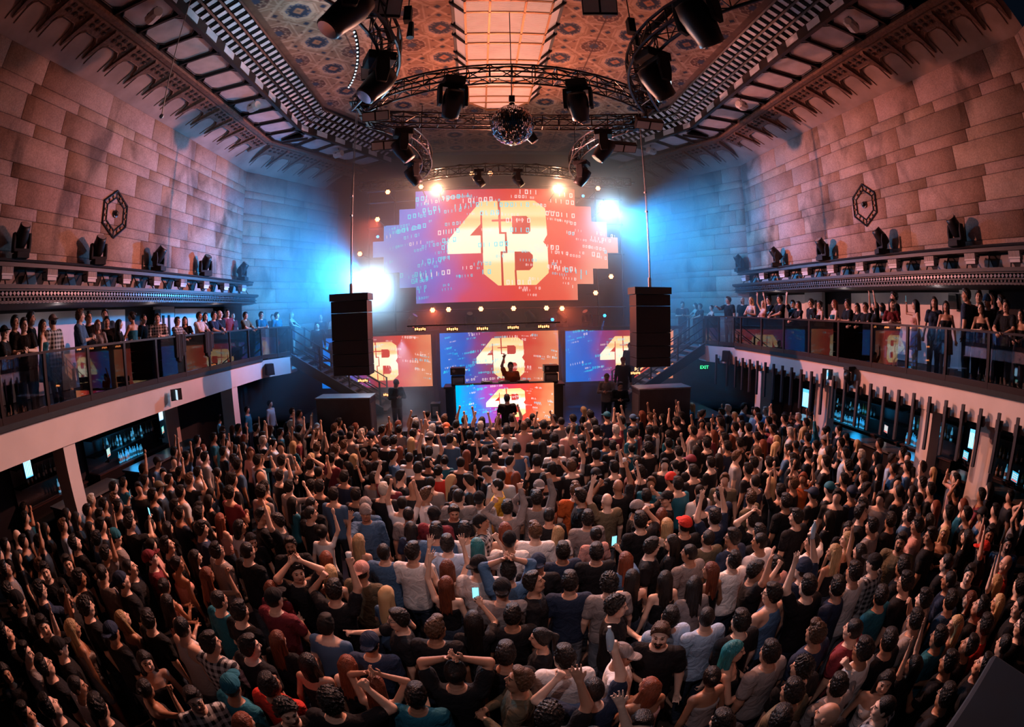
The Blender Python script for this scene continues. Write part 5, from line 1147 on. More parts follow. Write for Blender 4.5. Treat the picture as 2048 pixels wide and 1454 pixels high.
def make_hair(kind, q=1.0):
    key = ('h', kind, q)
    if key in _lib: return _lib[key]
    longish = kind in ('long', 'bob', 'pony')
    hq = .78 if kind in ('short', 'quiff', 'curly') else 1.0
    q = q * hq
    F = Field(steps(-.15, .009 * q, .15), steps(-.24, .009 * q, .26 if kind in ('cap', 'capback') else .15), steps(-.46 if longish else -.14, .0095 * q, .24)); face = lambda x, y, z: (y - .72 * z - .018) / 1.23
    if kind in ('short', 'quiff', 'long', 'bob', 'bun', 'pony', 'curly', 'buzz'):
        g = {'buzz': .006, 'short': .014, 'quiff': .014, 'curly': .024}.get(kind, .013)
        amp = {'buzz': 0, 'curly': .010, 'short': .0045, 'quiff': .0055}.get(kind, .0025)
        def fn(x, y, z):
            r = (.079 + g, .099 + g, .110 + g); px, py, pz = x, y + .010, z - .013
            k0 = np.sqrt((px / r[0]) ** 2 + (py / r[1]) ** 2 + (pz / r[2]) ** 2); k1 = np.sqrt((px / r[0] ** 2) ** 2 + (py / r[1] ** 2) ** 2 + (pz / r[2] ** 2) ** 2)
            fq = 1.0 if kind in ('curly', 'short', 'quiff') else .6
            d = k0 * (k0 - 1) / np.maximum(k1, 1e-6) + amp * (np.sin(x * 105 * fq + 3 * np.sin(z * 61 + 1)) * np.sin(y * 88 * fq + 1 + 3 * np.sin(x * 47 + z * 20)) + .5 * np.sin(z * 130 * fq + 2 + 3 * np.sin(y * 75 + x * 33)))
            return np.maximum(d, np.maximum(face(x, y, z), -.085 - z))
        F.union(fn, (-.2, -.25, -.12), (.2, .2, .2), .0)
        if kind == 'quiff': F.ell((0, .045, .118), (.062, .050, .030), .02)
        if kind == 'short': F.ell((0, .02, .112), (.068, .065, .026), .02)
        if longish:
            zb = -.36 if kind == 'long' else -.15
            if kind != 'pony':
                F.cone((0, -.062, .0), (0, -.085, zb), .078, .062 if kind == 'long' else .07, .03)
                for sx in (-1, 1): F.cone((sx * .070, -.03, .03), (sx * .086, -.035, zb + .06), .034, .030, .025)
                for k_ in range(9): a = -.9 + k_ * .225; F.cone((math.sin(a) * .085, -.06 - .05 * math.cos(a), -.02), (math.sin(a) * .10 + .01 * math.sin(k_ * 2.1), -.085 - .055 * math.cos(a), zb - .02 * (k_ % 3)), .015, .011, .004)
            else: F.cone((0, -.10, .07), (0, -.165, .02), .028, .034, .02); F.cone((0, -.165, .02), (0, -.15, -.18), .036, .014, .02)
        if kind == 'bun': F.ell((0, -.115, .055), (.04, .036, .038), .01)
    elif kind in ('cap', 'capback', 'beanie'):
        zc = .022 if kind != 'beanie' else .010
        def fn(x, y, z):
            r = (.097, .117, .112 if kind != 'beanie' else .128); px, py, pz = x, y + .008, z - .026
            k0 = np.sqrt((px / r[0]) ** 2 + (py / r[1]) ** 2 + (pz / r[2]) ** 2); k1 = np.sqrt((px / r[0] ** 2) ** 2 + (py / r[1] ** 2) ** 2 + (pz / r[2] ** 2) ** 2)
            return np.maximum(k0 * (k0 - 1) / np.maximum(k1, 1e-6), zc - z + np.where(kind == 'beanie', 0, .12 * y))
        F.union(fn, (-.2, -.2, -.05), (.2, .25, .2), 0)
        if kind != 'beanie':
            sy = 1 if kind == 'cap' else -1
            F.ell((0, sy * .128, .040), (.070, .078, .010), .008); F.ell((0, 0, .138), (.01, .01, .006), .002)
        else: F.cone((-.07, .06, .02), (.07, .06, .02), .02, .02, .02)
    elif kind == 'beard':
        def fn(x, y, z):
            r = (.0700, .0800, .090); px, py, pz = x, y - .017, z + .032
            k0 = np.sqrt((px / r[0]) ** 2 + (py / r[1]) ** 2 + (pz / r[2]) ** 2)
            return np.maximum((k0 - 1) * .075, np.maximum(np.maximum(z + .040 - np.abs(x) * .45, -.02 - y), -z - .13))
        F.union(fn, (-.2, -.2, -.2), (.2, .2, .05), 0); F.ell((0, .070, -.100), (.026, .02, .018), .012); F.ell((0, .095, -.0445), (.024, .008, .004), .004)
    _lib[key] = F.mesh(); return _lib[key]
def glasses_mesh():
    g = MB()
    for sx in (-1, 1):
        P = [(sx * .032 + .021 * math.cos(a), .100, .004 + .016 * math.sin(a)) for a in np.linspace(0, 2 * PI, 11)]; g.tube(P, .0028, 4); g.cyl((sx * .053, .100, .008), (sx * .080, -.01, .010), .0028, 4)
    g.cyl((-.011, .101, .006), (.011, .101, .006), .0028, 4); return g
_me = {}
def shared(key, name, fn, mats, q=1.0):
    if key not in _me:
        r = fn(); _me[key] = numpy_mesh(name, r[0], r[1], mats, r[2] if len(r) > 2 and isinstance(r[2], np.ndarray) else None)
    return _me[key]
# ------------------------------------------------------------------ who stands where
COLR = {'K': (.006, .006, .008), 'W': (.62, .60, .60), 'G': (.20, .18, .18), 'B': (.045, .10, .19), 'N': (.012, .022, .050), 'T': (.01, .10, .15), 'R': (.48, .03, .02), 'M': (.14, .02, .03), 'P': (.48, .26, .23),
        'O': (.10, .08, .05), 'Y': (.5, .28, .03), 'V': (.26, .36, .50), 'D': (.42, .44, .46), 'E': (.45, .09, .02)}
CNAME = {'K': 'black', 'W': 'white', 'G': 'grey', 'B': 'blue', 'N': 'navy', 'T': 'teal', 'R': 'red', 'M': 'maroon', 'P': 'pink', 'O': 'olive', 'Y': 'yellow', 'V': 'light blue', 'D': 'plaid', 'E': 'orange'}
HAIRC = {'k': (.006, .0045, .004), 'b': (.07, .035, .018), 'L': (.42, .28, .14), 'R': (.14, .035, .015), 't': (.01, .12, .14), 'g': (.35, .32, .28)}
SKINS = [(.46, .26, .18), (.52, .31, .22), (.38, .20, .13), (.56, .36, .27), (.30, .15, .09), (.60, .41, .32)]
STYLE = {'s': ('short', 'k', 'short black hair'), 'z': ('buzz', 'k', 'cropped hair'), 'q': ('quiff', 'b', 'brown quiff'), 'u': ('curly', 'k', 'curly black hair'), 'l': ('long', 'k', 'long black hair'), 'L': ('long', 'L', 'long blond hair'), 'R': ('long', 'R', 'long reddish brown hair'),
         't': ('long', 't', 'teal hair'), 'p': ('bun', 'k', 'black hair in a bun'), 'y': ('pony', 'k', 'black ponytail'), 'j': ('bob', 'k', 'bobbed black hair'), '0': (None, 'k', 'shaved head'), 'w': ('short', 'g', 'short bleached hair')}
def spawn(x, y, z, yaw, sex, hair, shirt, arms, head, extras, scale, skin, label, group=None, child_name='person'):
    if sex == 'f' and hair in 'szq': hair = 'l'
    bare = shirt.endswith("'") ; sc = shirt.rstrip("'\"^"); kind = 'tee'
    if shirt.endswith("'"): kind = 'tank' if sex == 'm' else 'strap'
    elif shirt.endswith('"'): kind = 'long'
    elif shirt.endswith('^'): kind = 'dress'
    elif sc in 'DVBP' and sex == 'm': kind = 'shirt'
    elif sex == 'f' and sc == 'K': kind = rnd.choice(('tee', 'strap', 'tee'))
    t = thing('person', (x, y, z), label, 'person', group, yaw); t.scale = (scale,) * 3
    V, Q, fm, HM, hands, _, g = make_body(sex, arms, head)
    o = link('body', shared(('b', sex, arms, head), 'body', lambda: (V, Q, fm), [SKIN, EYE, LIP, BROW]), t); o.color = (*skin, 1)
    mt = PLAID if sc == 'D' else (STRIPE if 'z' in extras else CLOTH); c = COLR[sc]; j = rnd.uniform(.8, 1.2)
    o = link('dress' if kind == 'dress' else ('top' if kind == 'strap' else 'shirt'), shared(('s', sex, arms, kind, mt.name), 'shirt', lambda: make_shirt(sex, arms, kind), [mt]), t); o.color = (*(min(1, v * j) for v in c), 1)
    if kind != 'dress':
        sh = sex == 'f' and rnd.random() < .45; o = link('shorts' if sh else 'trousers', shared(('t', sh), 'trousers', lambda: make_trousers('short' if sh else 'long'), [CLOTH]), t); o.color = (*((.02, .03, .05) if rnd.random() < .8 else (.12, .14, .17)), 1)
    link('shoes', shared(('shoe',), 'shoes', make_shoes, [SHOE]), t)
    H = Matrix(HM) @ Matrix.Scale(g, 4); hat = None
    if hair[0] in 'cCkK' and len(hair) > 1: hat = {'c': 'cap', 'C': 'capback', 'k': 'beanie'}[hair[0]]; hc = hair[1]; hair = 's' if len(hair) < 3 else hair[2]
    st, hcl, _n = STYLE[hair]
    if hat and st in ('short', 'quiff', 'curly'): st = 'buzz'
    if st:
        o = link('hair', shared(('h', st), 'hair', lambda: make_hair(st), [HAIR]), t); o.matrix_local = H; jj = rnd.uniform(.7, 1.4); o.color = (*(min(1, v * jj) for v in HAIRC[hcl]), 1)
    if hat: o = link('beanie' if hat == 'beanie' else 'cap', shared(('h', hat), hat, lambda: make_hair(hat), [CLOTH]), t); o.matrix_local = H; o.color = (*COLR[hc], 1)
    if 'b' in extras: o = link('beard', shared(('h', 'beard'), 'beard', lambda: make_hair('beard'), [HAIR]), t); o.matrix_local = H; o.color = (.014, .01, .008, 1)
    if 'g' in extras:
        if 'gl' not in _me: tmp = glasses_mesh().build('glasses', K); _me['gl'] = tmp.data; bpy.data.objects.remove(tmp)
        o = link('glasses', _me['gl'], t); o.matrix_local = H
    return t, hands
def held(t, hands, kind, who):
    """phones and bottles are things of their own, placed in the hand"""
    p = Matrix.Translation(t.location) @ Matrix.Rotation(t.rotation_euler.z, 4, 'Z') @ Matrix.Scale(t.scale[0], 4) @ Vector(hands[0])
    if kind == 'phone':
        o = thing('smartphone', p, 'smartphone held by the ' + who, 'phone', rz=t.rotation_euler.z); MB().box((0, .03, .05), (.075, .009, .15)).build('case', K, o, bevel=.003); MB().box((0, .024, .05), (.068, .003, .14)).build('screen', emis('phone_glow', (.25, .75, .95), 1.6), o)
    elif kind == 'bottle':
        o = thing('water_bottle', p, 'clear plastic water bottle held by the ' + who, 'bottle', rz=rnd.uniform(0, 6)); o.rotation_euler.x = rnd.uniform(-.5, .5)
        MB().lathe([(.03, -.1), (.034, -.08), (.034, .03), (.028, .07), (.013, .10), (.013, .12)], (0, .02, .02), 12).build('bottle_body', mat('pet_plastic', (.35, .5, .62), .08, spec=.8, coat=.5), o, smooth=True); MB().cyl((0, .02, .14), (0, .02, .155), .015, 8).build('cap', WHITE, o)
    else:
        o = thing('plastic_cup', p, 'clear plastic cup held by the ' + who, 'cup'); MB().lathe([(.026, -.06), (.036, .05)], (0, .03, 0), 12).build('cup_body', mat('cup_plastic', (.5, .5, .5), .15, spec=.8), o, smooth=True); MB().cyl((0, .03, -.05), (0, .03, .015), .03, 10).build('drink', mat('drink_amber', (.5, .25, .05), .2), o)

TILES = {  # origin x, y, scale of the list's coordinates
 'A': (0, 1220, 5.851), 'B': (340, 1220, 5.851), 'C': (680, 1220, 5.851), 'D': (1020, 1220, 5.851), 'E': (1360, 1220, 5.851), 'F': (1698, 1220, 5.851),
 'a': (0, 1020, 5.851), 'b': (340, 1020, 5.851), 'c': (680, 1020, 5.851), 'd': (1020, 1020, 5.851), 'e': (1360, 1020, 5.851), 'f': (1698, 1020, 5.851),
 'u': (180, 800, 6.323), 'v': (470, 800, 6.323), 'w': (760, 800, 6.323), 'x': (1050, 800, 6.323), 'y': (1340, 800, 6.323), 'z': (1630, 800, 6.323)}
# u v sex hair shirt facing arms extras ; shirt colours: see COLR, ' = sleeveless, " = long sleeves, ^ = dress
CROWD = '''
A 80 280 m s K s h|400 170 f l K s d|560 200 m s K c d|290 500 m s G" s d|60 730 f l K c d|540 650 m s K s d g|790 250 f L G' s R|700 370 m cK K s L|1340 210 m CN K s d|1450 160 f L G' s d|1700 120 m s K s d|1700 600 f l K' c d|900 900 m z W s d b|600 1130 m s K s d b|1150 1150 m s K s d|1700 930 f p K' s w|290 1220 m s V s d
B 140 220 m z W' s d|460 400 m s D s h|940 420 m s K s d b|1080 900 m s R s d|340 1020 m s D c h g|1240 370 f R K s d|1830 620 f l K' s d|1800 1090 m u K s w|1430 1150 m u K c d|860 1340 f R K s d|760 920 m cT T s d
C 700 110 m s K l n g|1110 230 m q K s d|1330 750 m p K s H|1940 530 m s K s d|900 1010 m s T" s d|350 850 f R K s H|60 620 f R K' s d|250 480 m CN N s d|1600 130 f l K s p ph|1970 60 m s K s d
D 90 830 m q O" l h|650 570 m s W" s d|370 330 f y K l d|1290 520 m cG^ W r h|1780 240 m q K c d b|1620 900 f R P' s h|980 950 m z N s F bo|480 1270 m u K s R|1540 1330 m s V c h bo|1920 120 m s V s d|950 1560 m s K s R
E 350 130 m z V" s d|600 140 m s K s d|1600 280 m q N l d b|800 490 f t K r h|1030 530 m s G l d|1290 640 m u K s d|370 800 f p G' l d|1320 980 m s O s d|1180 1290 m s K s d|1850 900 m s G l w b|1740 1240 m 0 K s d|500 1340 m s K s d
F 80 290 m z M l d|210 400 m s W l d g|440 410 m s K l d|430 830 f l W' c d|420 1150 m z D s d|820 130 m s G l w g|1130 310 m s T l d b|1260 190 f L K l d|1590 170 m s R l d b|1810 340 m z K l d|1990 230 m s K l d g|1190 600 m s K l h|790 650 f l K l U|1330 450 m s K l d|1480 600 m s K l d|1140 1020 m s K l d g
a 190 -40 m s T s w|290 100 m s K s d|440 380 m s K s R|170 340 m 0 K s d|280 380 m s K s d|95 400 m s K s d|740 190 m q V s d|780 60 f l K s d|935 90 f l K s h|1050 30 m s K s d|1150 50 m s K" s d z|1060 200 f l K s d|1180 190 m s K s d b|1360 160 f l K s d|1425 60 m s N s d|1570 140 m s K s p ph|890 390 m s K s h|1140 350 m s B s d|1300 350 m kT G s L|1260 490 m s G s R|1810 570 m cM M r d|1960 440 m s K r d b|1910 210 f l K s d|1750 210 f l K s d|180 580 f l K s d|70 690 m s G s d|530 710 m s K c d|790 620 m s K c d|940 800 m s K s d|1170 750 m z G s h|1450 810 m CN K s d b|1550 690 m z K r d b|460 940 m s N s n g|760 1040 m s K r d b|980 1160 m u K s d|210 1080 m kK K s d b|90 960 m s K s d|1920 900 f p P' s h|1960 1090 f l P' s h|10 540 m s K s d
b 100 30 m s N s h|390 40 m s K s d|520 120 f R P' s h|360 230 m s N r d b|810 200 f j W s d|940 340 f l K c d|1080 80 m s K r h b|1250 130 m s K l R g|1640 40 m z K s d|1410 410 m s K c h b|540 480 m s G s d g|100 600 f p P' s d|235 590 f l K s d|430 770 f R K' s w|900 490 m z K s d|1430 750 m s K c H|1270 900 f R M s d|1830 580 f R K s d|1900 750 f L K' s d g|1920 950 m s K s F cu|1210 1040 m cK M s h|590 1080 m z T" s d|780 1180 m s K s d
c 300 10 m kG B c n|220 370 f L P' s R|800 60 m z G s d|830 230 f j N s d|1110 60 m cK M s d|1170 280 m s B s d|1310 370 m s V s d|1460 240 m s W s d|1340 -20 m s K c h|1690 170 m CK D r d|1900 250 f R P' s d|1530 430 f t G s w|2010 330 m kK W s d|620 500 m z B s h b|740 490 m s W s d|220 720 m CP O s d|1250 830 f R K s R|1280 740 f R K s U|1620 660 m CK W s d|1950 740 m s B s H|2010 920 m CK G" s d
d 300 250 m q W" s d|460 80 m z K s d|510 270 f L W s d|610 480 m s N s d|980 260 f p P s d|920 120 m s G" s d|1010 490 m s K s d|1530 130 m s K s w|1370 620 f R B s p ph|1690 420 m s K r d|1870 390 f l K l d|1980 160 m cR K s d|1900 210 f L K s d|1750 70 f R K s d|330 620 m cN K c d|270 860 m s K r d|610 860 m s N s d|1210 840 m u G s d|1430 800 f l K s h|1230 1130 m u K r h|1790 830 f l K s d
e 410 90 m s N s U|860 140 m s K s H|1370 90 m s K s d b|930 260 m s K s d|600 320 m s N l d g|410 340 m z O s d|120 510 m z G s d|870 370 m z W s d|920 700 m s K r R|1120 690 m s P l d|570 610 m s W l d|420 690 f R K' l d|130 880 f l G l d|1090 990 m s B' s d g|1600 400 m s W l w|1760 480 f L K' s d|1420 700 m kN N s F bo|1570 880 m s K l R|1850 870 m s N l d|2000 240 f l K c d|1990 350 f L K s d|1980 780 m s W l d
f 100 460 f l K' l R|250 190 m s G l d|490 130 m s K s d|150 20 m s K r d|610 370 m s O c d b|690 60 m s B l d|820 200 m s P s d|950 300 m s K s d|1020 130 f l K l d|1110 270 f L K' c h|1190 60 m s K l d|1300 60 m s K l d|1390 320 f l K l d|1560 60 m cK B l d|1570 190 m s K l d b|1640 310 m s K c d|1590 440 m cR K l U|1850 390 m s B c d b|1980 80 m s G l H|1390 770 m s K c d|1830 660 m 0 R l d b|1760 880 f L K l U|1750 1060 f L W' l d|1980 880 m s K l d|1990 1130 m z K l d|1150 620 m z K l d|1220 830 m z N l d|300 630 m cK D l d|640 690 m s K l d|670 860 m s K l d g|400 1010 m s T l d|870 1050 m s G l d|1180 1090 m s B l d b|1400 1030 f R K l d|1530 1200 m s K s d
u 1670 230 m s D s d|1410 230 m z W' s h|1130 620 f l K r h|1060 780 m z K" c d z|850 790 m cK B r d|930 940 m s K c h|1360 920 m s W s h b|1450 730 m s G s d|1430 620 f R P' s d|1560 480 m s T s d|1670 460 m s K s w|1680 660 m s K s R|620 1120 m s K c d|300 1250 m q B r p ph|870 1110 m cO K r d|1140 1170 m s D s d|1800 1020 m s K s d|1610 930 f p K s d|1840 800 m s N s d|790 1210 m s K s d|100 1370 m s K s d|1080 1370 m s K s d|1370 1400 m s K s h|1500 1280 f j K s h|360 1370 m s K s d
v 440 50 m s D s d|150 130 m s T s d|720 150 m s N s d|810 180 m s G s d|1040 350 m cG G c w|1310 290 m s N s h|790 480 m s M l w g|480 560 m s D r d|580 600 m s G c w g|200 660 f R P' c d|350 520 m w K r w|280 770 m s W s d|320 980 m 0 W s d|30 830 m s B s d|950 830 m s K s H|560 970 m s K s R|590 780 m s V s w|1290 490 m s G s d|1430 460 m z G s w|1600 400 f l P' s w|1500 390 m s G s d|1720 460 m CN K s d|1770 680 m s K c d|1440 850 f l K l d|1650 830 f l K l F cu|1790 860 m s K r d|1380 980 m s N" s d|1770 1000 m s G" s d|960 1090 f u O' s d|1280 1200 m s B" s d|1490 1210 m s K s d|1650 1360 m kG B s d|330 1170 m u G' s d|960 1330 m z K s d|660 330 f l K s d|450 370 f R K s d
w 600 190 m z B s n|430 250 m s N s d|420 430 m s P s U|630 470 m CG W s R|840 350 m cE N c d|520 620 f l K s d|620 660 m s K s F|250 650 f R K s d|160 710 m s B r d b|370 740 m z W s d|120 340 f R K s d|230 310 f R K s d|490 870 m s K s w|720 900 f p R s d|1020 800 m z K s d|930 1030 f L K' r d|1100 1020 m s K l d|1320 650 m z K s d|1460 750 m s W s d|1630 780 m z E r h|1580 620 m cG K s d|1360 920 m CK K l w|1530 970 m z D s d|1490 1090 m z Y l h b|420 1110 m 0 K s d|260 970 m s K r d|580 1200 m q W r d b|630 1060 m z G s d|1190 1260 m CK W s d|1040 1240 m z G s d|90 1040 m s M s R|1610 1370 m s G" s F|1730 620 m s B s d|1820 340 m q P s h|1600 360 m s K s U|880 500 m s B s d|1100 700 f R K' s R
x 740 130 f L K s d|360 240 m s K s d|1040 210 m cT N s d|880 300 m s K s d|460 280 m z G s d|1740 230 f l K' l w g|1590 220 m q K s R|1480 190 f R K s d|1200 230 f g K s w|1370 240 m CB B s d|1180 350 f R P' s d|1390 400 m s M s d|560 390 m z P s d|140 450 m s K s d|370 680 m s K" s d|220 590 f l K s d|720 600 m s K s R|900 700 m s K s d|1560 610 m u K' s d|1420 790 m s K s d|550 850 m q K s d|380 880 m s K s w|150 780 m s K s d|1770 820 m s K" c d|1450 920 m u K s d|1600 1050 m q T" c d|1820 1020 m kR K l h g|900 950 m CK K s d|250 1010 m s K" s d|180 1110 m CG K s d|640 1150 m q E s d|860 1110 m s K" r h|150 1250 m s G" s F|1040 1280 m 0 O s L|1800 1250 m cK K l h|700 1210 m s K l d|1350 1060 f R K s R|1180 1100 m 0 K s F cu|1440 1370 m cG K r d
y 150 210 m s K l R|280 80 f L T l p ph|410 180 m s K r d|300 400 m s G l R|400 300 f p P c h|500 350 m s K s d|640 290 m s N l d g|660 160 m s K l d|810 200 f L K s d|930 90 m s B r d|1100 150 m s B s d|1150 340 m s K s d|1250 270 m s N l d g|1450 240 m s K l d g|1530 410 m w D l d|1690 400 f L G" r n|1850 380 m 0 T" l R ph|860 350 m s G l d|960 360 m s K l d|700 490 m s W s w|880 550 m s K l d|730 590 m s N l d|450 560 m s K l d|310 640 f l K l d|840 720 m q G" r d|150 660 m s K s R|270 780 m cM K l d|300 910 m s K l d|520 800 m s K l d|690 1010 m q O c d|990 880 m s K s d|1080 800 m s W l d b|1240 800 m s K l h|1560 750 m s K l w|1500 640 m s B l h|1340 600 f L K r d|1680 990 f R E' c F|1080 1040 m z N s d|100 1060 m s T s d|370 1160 m z W s d|640 1210 m s N s h|1030 1240 m q O s d|1470 1290 m s K s d|1830 1190 m cN K l d|1400 1160 m s K s R
z 130 510 m CG W" s d|330 550 m s K l h|390 690 m s V s w|590 700 m w K l h|820 560 m s K l d|990 750 m s V r d|1150 730 m z K c h|970 880 m z B l d g|840 890 f l K' l d|140 790 m s K l h|1170 850 m s B s d|1360 860 m s K s d|1040 1040 m s K c d b|370 1010 m s K l d b|170 1130 m CT K l d g|280 1220 m s K c d|470 1180 m CN N l d|640 1130 m s K r d|830 1250 m s G c d|1060 1170 m z K" l d|1250 1170 f l K l d|1450 1140 m s K l d|1340 1280 m s V l d|600 1370 m s K s d|1780 1170 m s K l H|1490 1350 f R K l d'''
DIRW = {'s': 'facing the stage', 'c': 'facing the camera', 'l': 'facing left', 'r': 'facing right'}
ARMW = {'d': '', 'R': 'right arm raised', 'L': 'left arm raised', 'U': 'both arms raised', 'h': 'hands at chest', 'H': 'hands on head', 'n': 'arm stretched forward', 'p': 'one hand raised ahead', 'e': 'leaning on the rail', 'w': 'one fist half raised', 'F': 'fists raised'}
TOPW = {'strap': 'strap top', 'tank': 'tank top', 'tee': 't-shirt', 'long': 'long-sleeved shirt', 'shirt': 'shirt', 'dress': 'dress'}
def describe(sex, hair, shirt, arms, ex):
    w = 'woman' if sex == 'f' else 'man'; hn = ''
    if len(hair) > 1: hn = ('%s %s' % (CNAME[hair[1]], {'c': 'cap', 'C': 'backwards cap', 'k': 'beanie'}[hair[0]]))
    else: hn = STYLE[hair if not (sex == 'f' and hair in 'szq') else 'l'][2]
    sc = shirt.rstrip("'\"^"); kd = {"'": 'tank top' if sex == 'm' else 'strap top', '"': 'long sleeves', '^': 'dress'}.get(shirt[-1], 'shirt' if sc in 'DVBP' and sex == 'm' else 'top')
    cn = 'striped' if 'z' in ex else ('pale' if sc == 'P' and sex == 'f' and shirt[-1] == "'" else CNAME[sc])
    xs = [w for k, w in (('g', 'glasses'), ('b', 'beard')) if k in ex.replace('bo', '')]
    return w, hn, cn + ' ' + kd, xs
people = []
for line in CROWD.strip().split('\n'):
    ox, oy, sc_ = TILES[line[0]]
    for e in line[2:].split('|'):
        q = e.split(); ex = ' '.join(q[7:]) if len(q) > 7 else ''
        u, v, sex, hair, shirt, face, arms = q[:7]
        if hair == 'cG^': hair = 'cG'
        if hair == 'g': hair = 'L'
        people.append(dict(px=ox + float(u) / sc_, py=oy + float(v) / sc_, sex=sex, hair=hair, shirt=shirt, face=face, arms=arms, ex=ex))
# floor positions from where the heads are seen
for i, p in enumerate(people):
    hs = random.Random(int(p['px'] * 7 + p['py'] * 13)); p['R'] = hs
    p['sc'] = hs.uniform(.97, 1.04) * (1.0 if p['sex'] == 'm' else .95); hz = 1.65 * p['sc']; w = at(2, hz, p['px'], p['py']); p['x'], p['y'] = float(w[0]), float(w[1])
PX = np.array([[p['x'], p['y']] for p in people]); P0 = PX.copy()
for it in range(30):
    d = PX[:, None] - PX[None]; r = np.linalg.norm(d, axis=2) + np.eye(len(PX)) * 9; push = np.clip(.40 - r, 0, None)[..., None] * d / r[..., None] * .35
    PX = PX + push.sum(1); PX = PX + (P0 - PX) * .08
    PX[:, 0] = np.where(P0[:, 0] > 0, np.minimum(PX[:, 0], 9.3), np.maximum(PX[:, 0], -9.3))
STAGE_T = np.array((0.0, 15.5)); bases = []
for p, (x, y) in zip(people, PX):
    p['x'], p['y'] = x, y; hs = p['R']; dx, dy = STAGE_T[0] - x, STAGE_T[1] - y; th = math.atan2(-dx, dy)
    vx, vy = x - CAM[0], y; tc_ = math.atan2(vx, -vy)                        # yaw that faces the camera
    tl = math.atan2(vy, vx)                                                   # perpendicular, facing image left
    f = p['face']
    if f == 'c': th = tc_
    elif f == 'l' and p['px'] < 1350: th = tl
    elif f == 'r' and p['px'] > 500: th = tl + PI
    elif f == 'r': th = th - .5
    p['th'] = th + hs.uniform(-.18, .18)
    a = p['arms']; a = {'R': hs.choice('RL')}.get(a, a) if a == 'R' else a; p['arms'] = a
    p['head'] = hs.choice('0+-u0') if f in 'slr' and a in 'dhw' else ('v' if f == 'c' and hs.random() < .3 else '0')
    w_, hn, tp, xs = describe(p['sex'], p['hair'], p['shirt'], a, p['ex']); p['w'] = w_
    lb = '%s with %s, %s' % (w_, hn, tp)
    if xs: lb += ', ' + ', '.join(xs)
    if ARMW[a] and a != 'p': lb += ', ' + ARMW[a]
    p['lb'] = lb; p['short'] = '%s in %s' % (w_, tp)
from collections import Counter
cnt = Counter(p['lb'] for p in people)
anch = [p for p in people if cnt[p['lb']] == 1 and len(p['lb'].split()) <= 12]
full = Counter()
def rel(p, a):
    dx, dy = p['px'] - a['px'], p['py'] - a['py']
    return ('just left of' if dx < 0 else 'just right of') if abs(dx) > abs(dy) else ('just behind' if dy < 0 else 'just in front of')
used_l = set(p['lb'] for p in anch)
def nick(a):
    return a['nk']
sc1 = Counter(); 
for a in anch: a['nk'] = a['lb'].replace(' with', ' in', 1) if False else a['lb']
def shortn(a):                                                                # shortest wording that still names only this one
    w, hn, tp, xs = describe(a['sex'], a['hair'], a['shirt'], a['arms'], a['ex'])
    for c in ('the %s with %s' % (w, hn), 'the %s in %s' % (w, tp), 'the %s with %s, %s' % (w, hn, tp)):
        key = c
        if nickc[key] == 1: return c
    return None
nickc = Counter()
for a in people:
    w, hn, tp, xs = describe(a['sex'], a['hair'], a['shirt'], a['arms'], a['ex'])
    for c in ('the %s with %s' % (w, hn), 'the %s in %s' % (w, tp), 'the %s with %s, %s' % (w, hn, tp)): nickc[c] += 1
LM = [(150, 960, 'the left plaster pillar'), (468, 830, 'the far left pillar'), (1835, 900, 'the near right pillar'), (1510, 850, 'the far right pillar'), (1960, 1400, 'the corner speaker cabinet'), (690, 840, 'the left speaker box'), (1320, 830, 'the right speaker box'), (1012, 850, 'the DJ booth front')]
anchors = [(a['px'], a['py'], shortn(a), a) for a in people]; anchors = [q for q in anchors if q[2]] + [(x, y, n, None) for x, y, n in LM]
for p in people:
    if cnt[p['lb']] == 1: p['label'] = p['lb']; continue
    best = None
    for q in sorted(anchors, key=lambda q: (q[0] - p['px']) ** 2 + (q[1] - p['py']) ** 2)[:40]:
        if q[3] is p: continue
        for base in (p['lb'], '%s, %s' % (p['w'] + ' with ' + describe(p['sex'], p['hair'], p['shirt'], p['arms'], '')[1], describe(p['sex'], p['hair'], p['shirt'], p['arms'], '')[2]), p['short'], p['w']):
            c = base + ', ' + rel(p, dict(px=q[0], py=q[1])) + ' ' + q[2]
            if len(c.split()) <= 16 and c not in used_l: best = c; break
        if best: break
    p['label'] = best or p['lb'] + ', %d from the left' % int(p['px']); used_l.add(p['label'])
SOLO = 232                                                                  # with the balconies and the stage: the 300 seen largest
order = sorted(people, key=lambda p: (p['x'] - CAM[0]) ** 2 + p['y'] ** 2 + (CAM[2] - 1.6) ** 2)
for k, p in enumerate(order): p['solo'] = k < SOLO or bool({'ph', 'bo', 'cu'} & set(p['ex'].split()))
for p in people:
    if not p['solo']: continue
    t, hands = spawn(p['x'], p['y'], 0, p['th'], p['sex'], p['hair'], p['shirt'], p['arms'], p['head'], p['ex'], p['sc'], SKINS[p['R'].randrange(6)], p['label'], 'people on the dance floor')
    who = ' '.join(p['label'].replace(',', '').split()[:9])
    if 'ph' in p['ex']: held(t, hands, 'phone', who)
    if 'bo' in p['ex']: held(t, hands, 'bottle', who)
    if 'cu' in p['ex']: held(t, hands, 'cup', who)

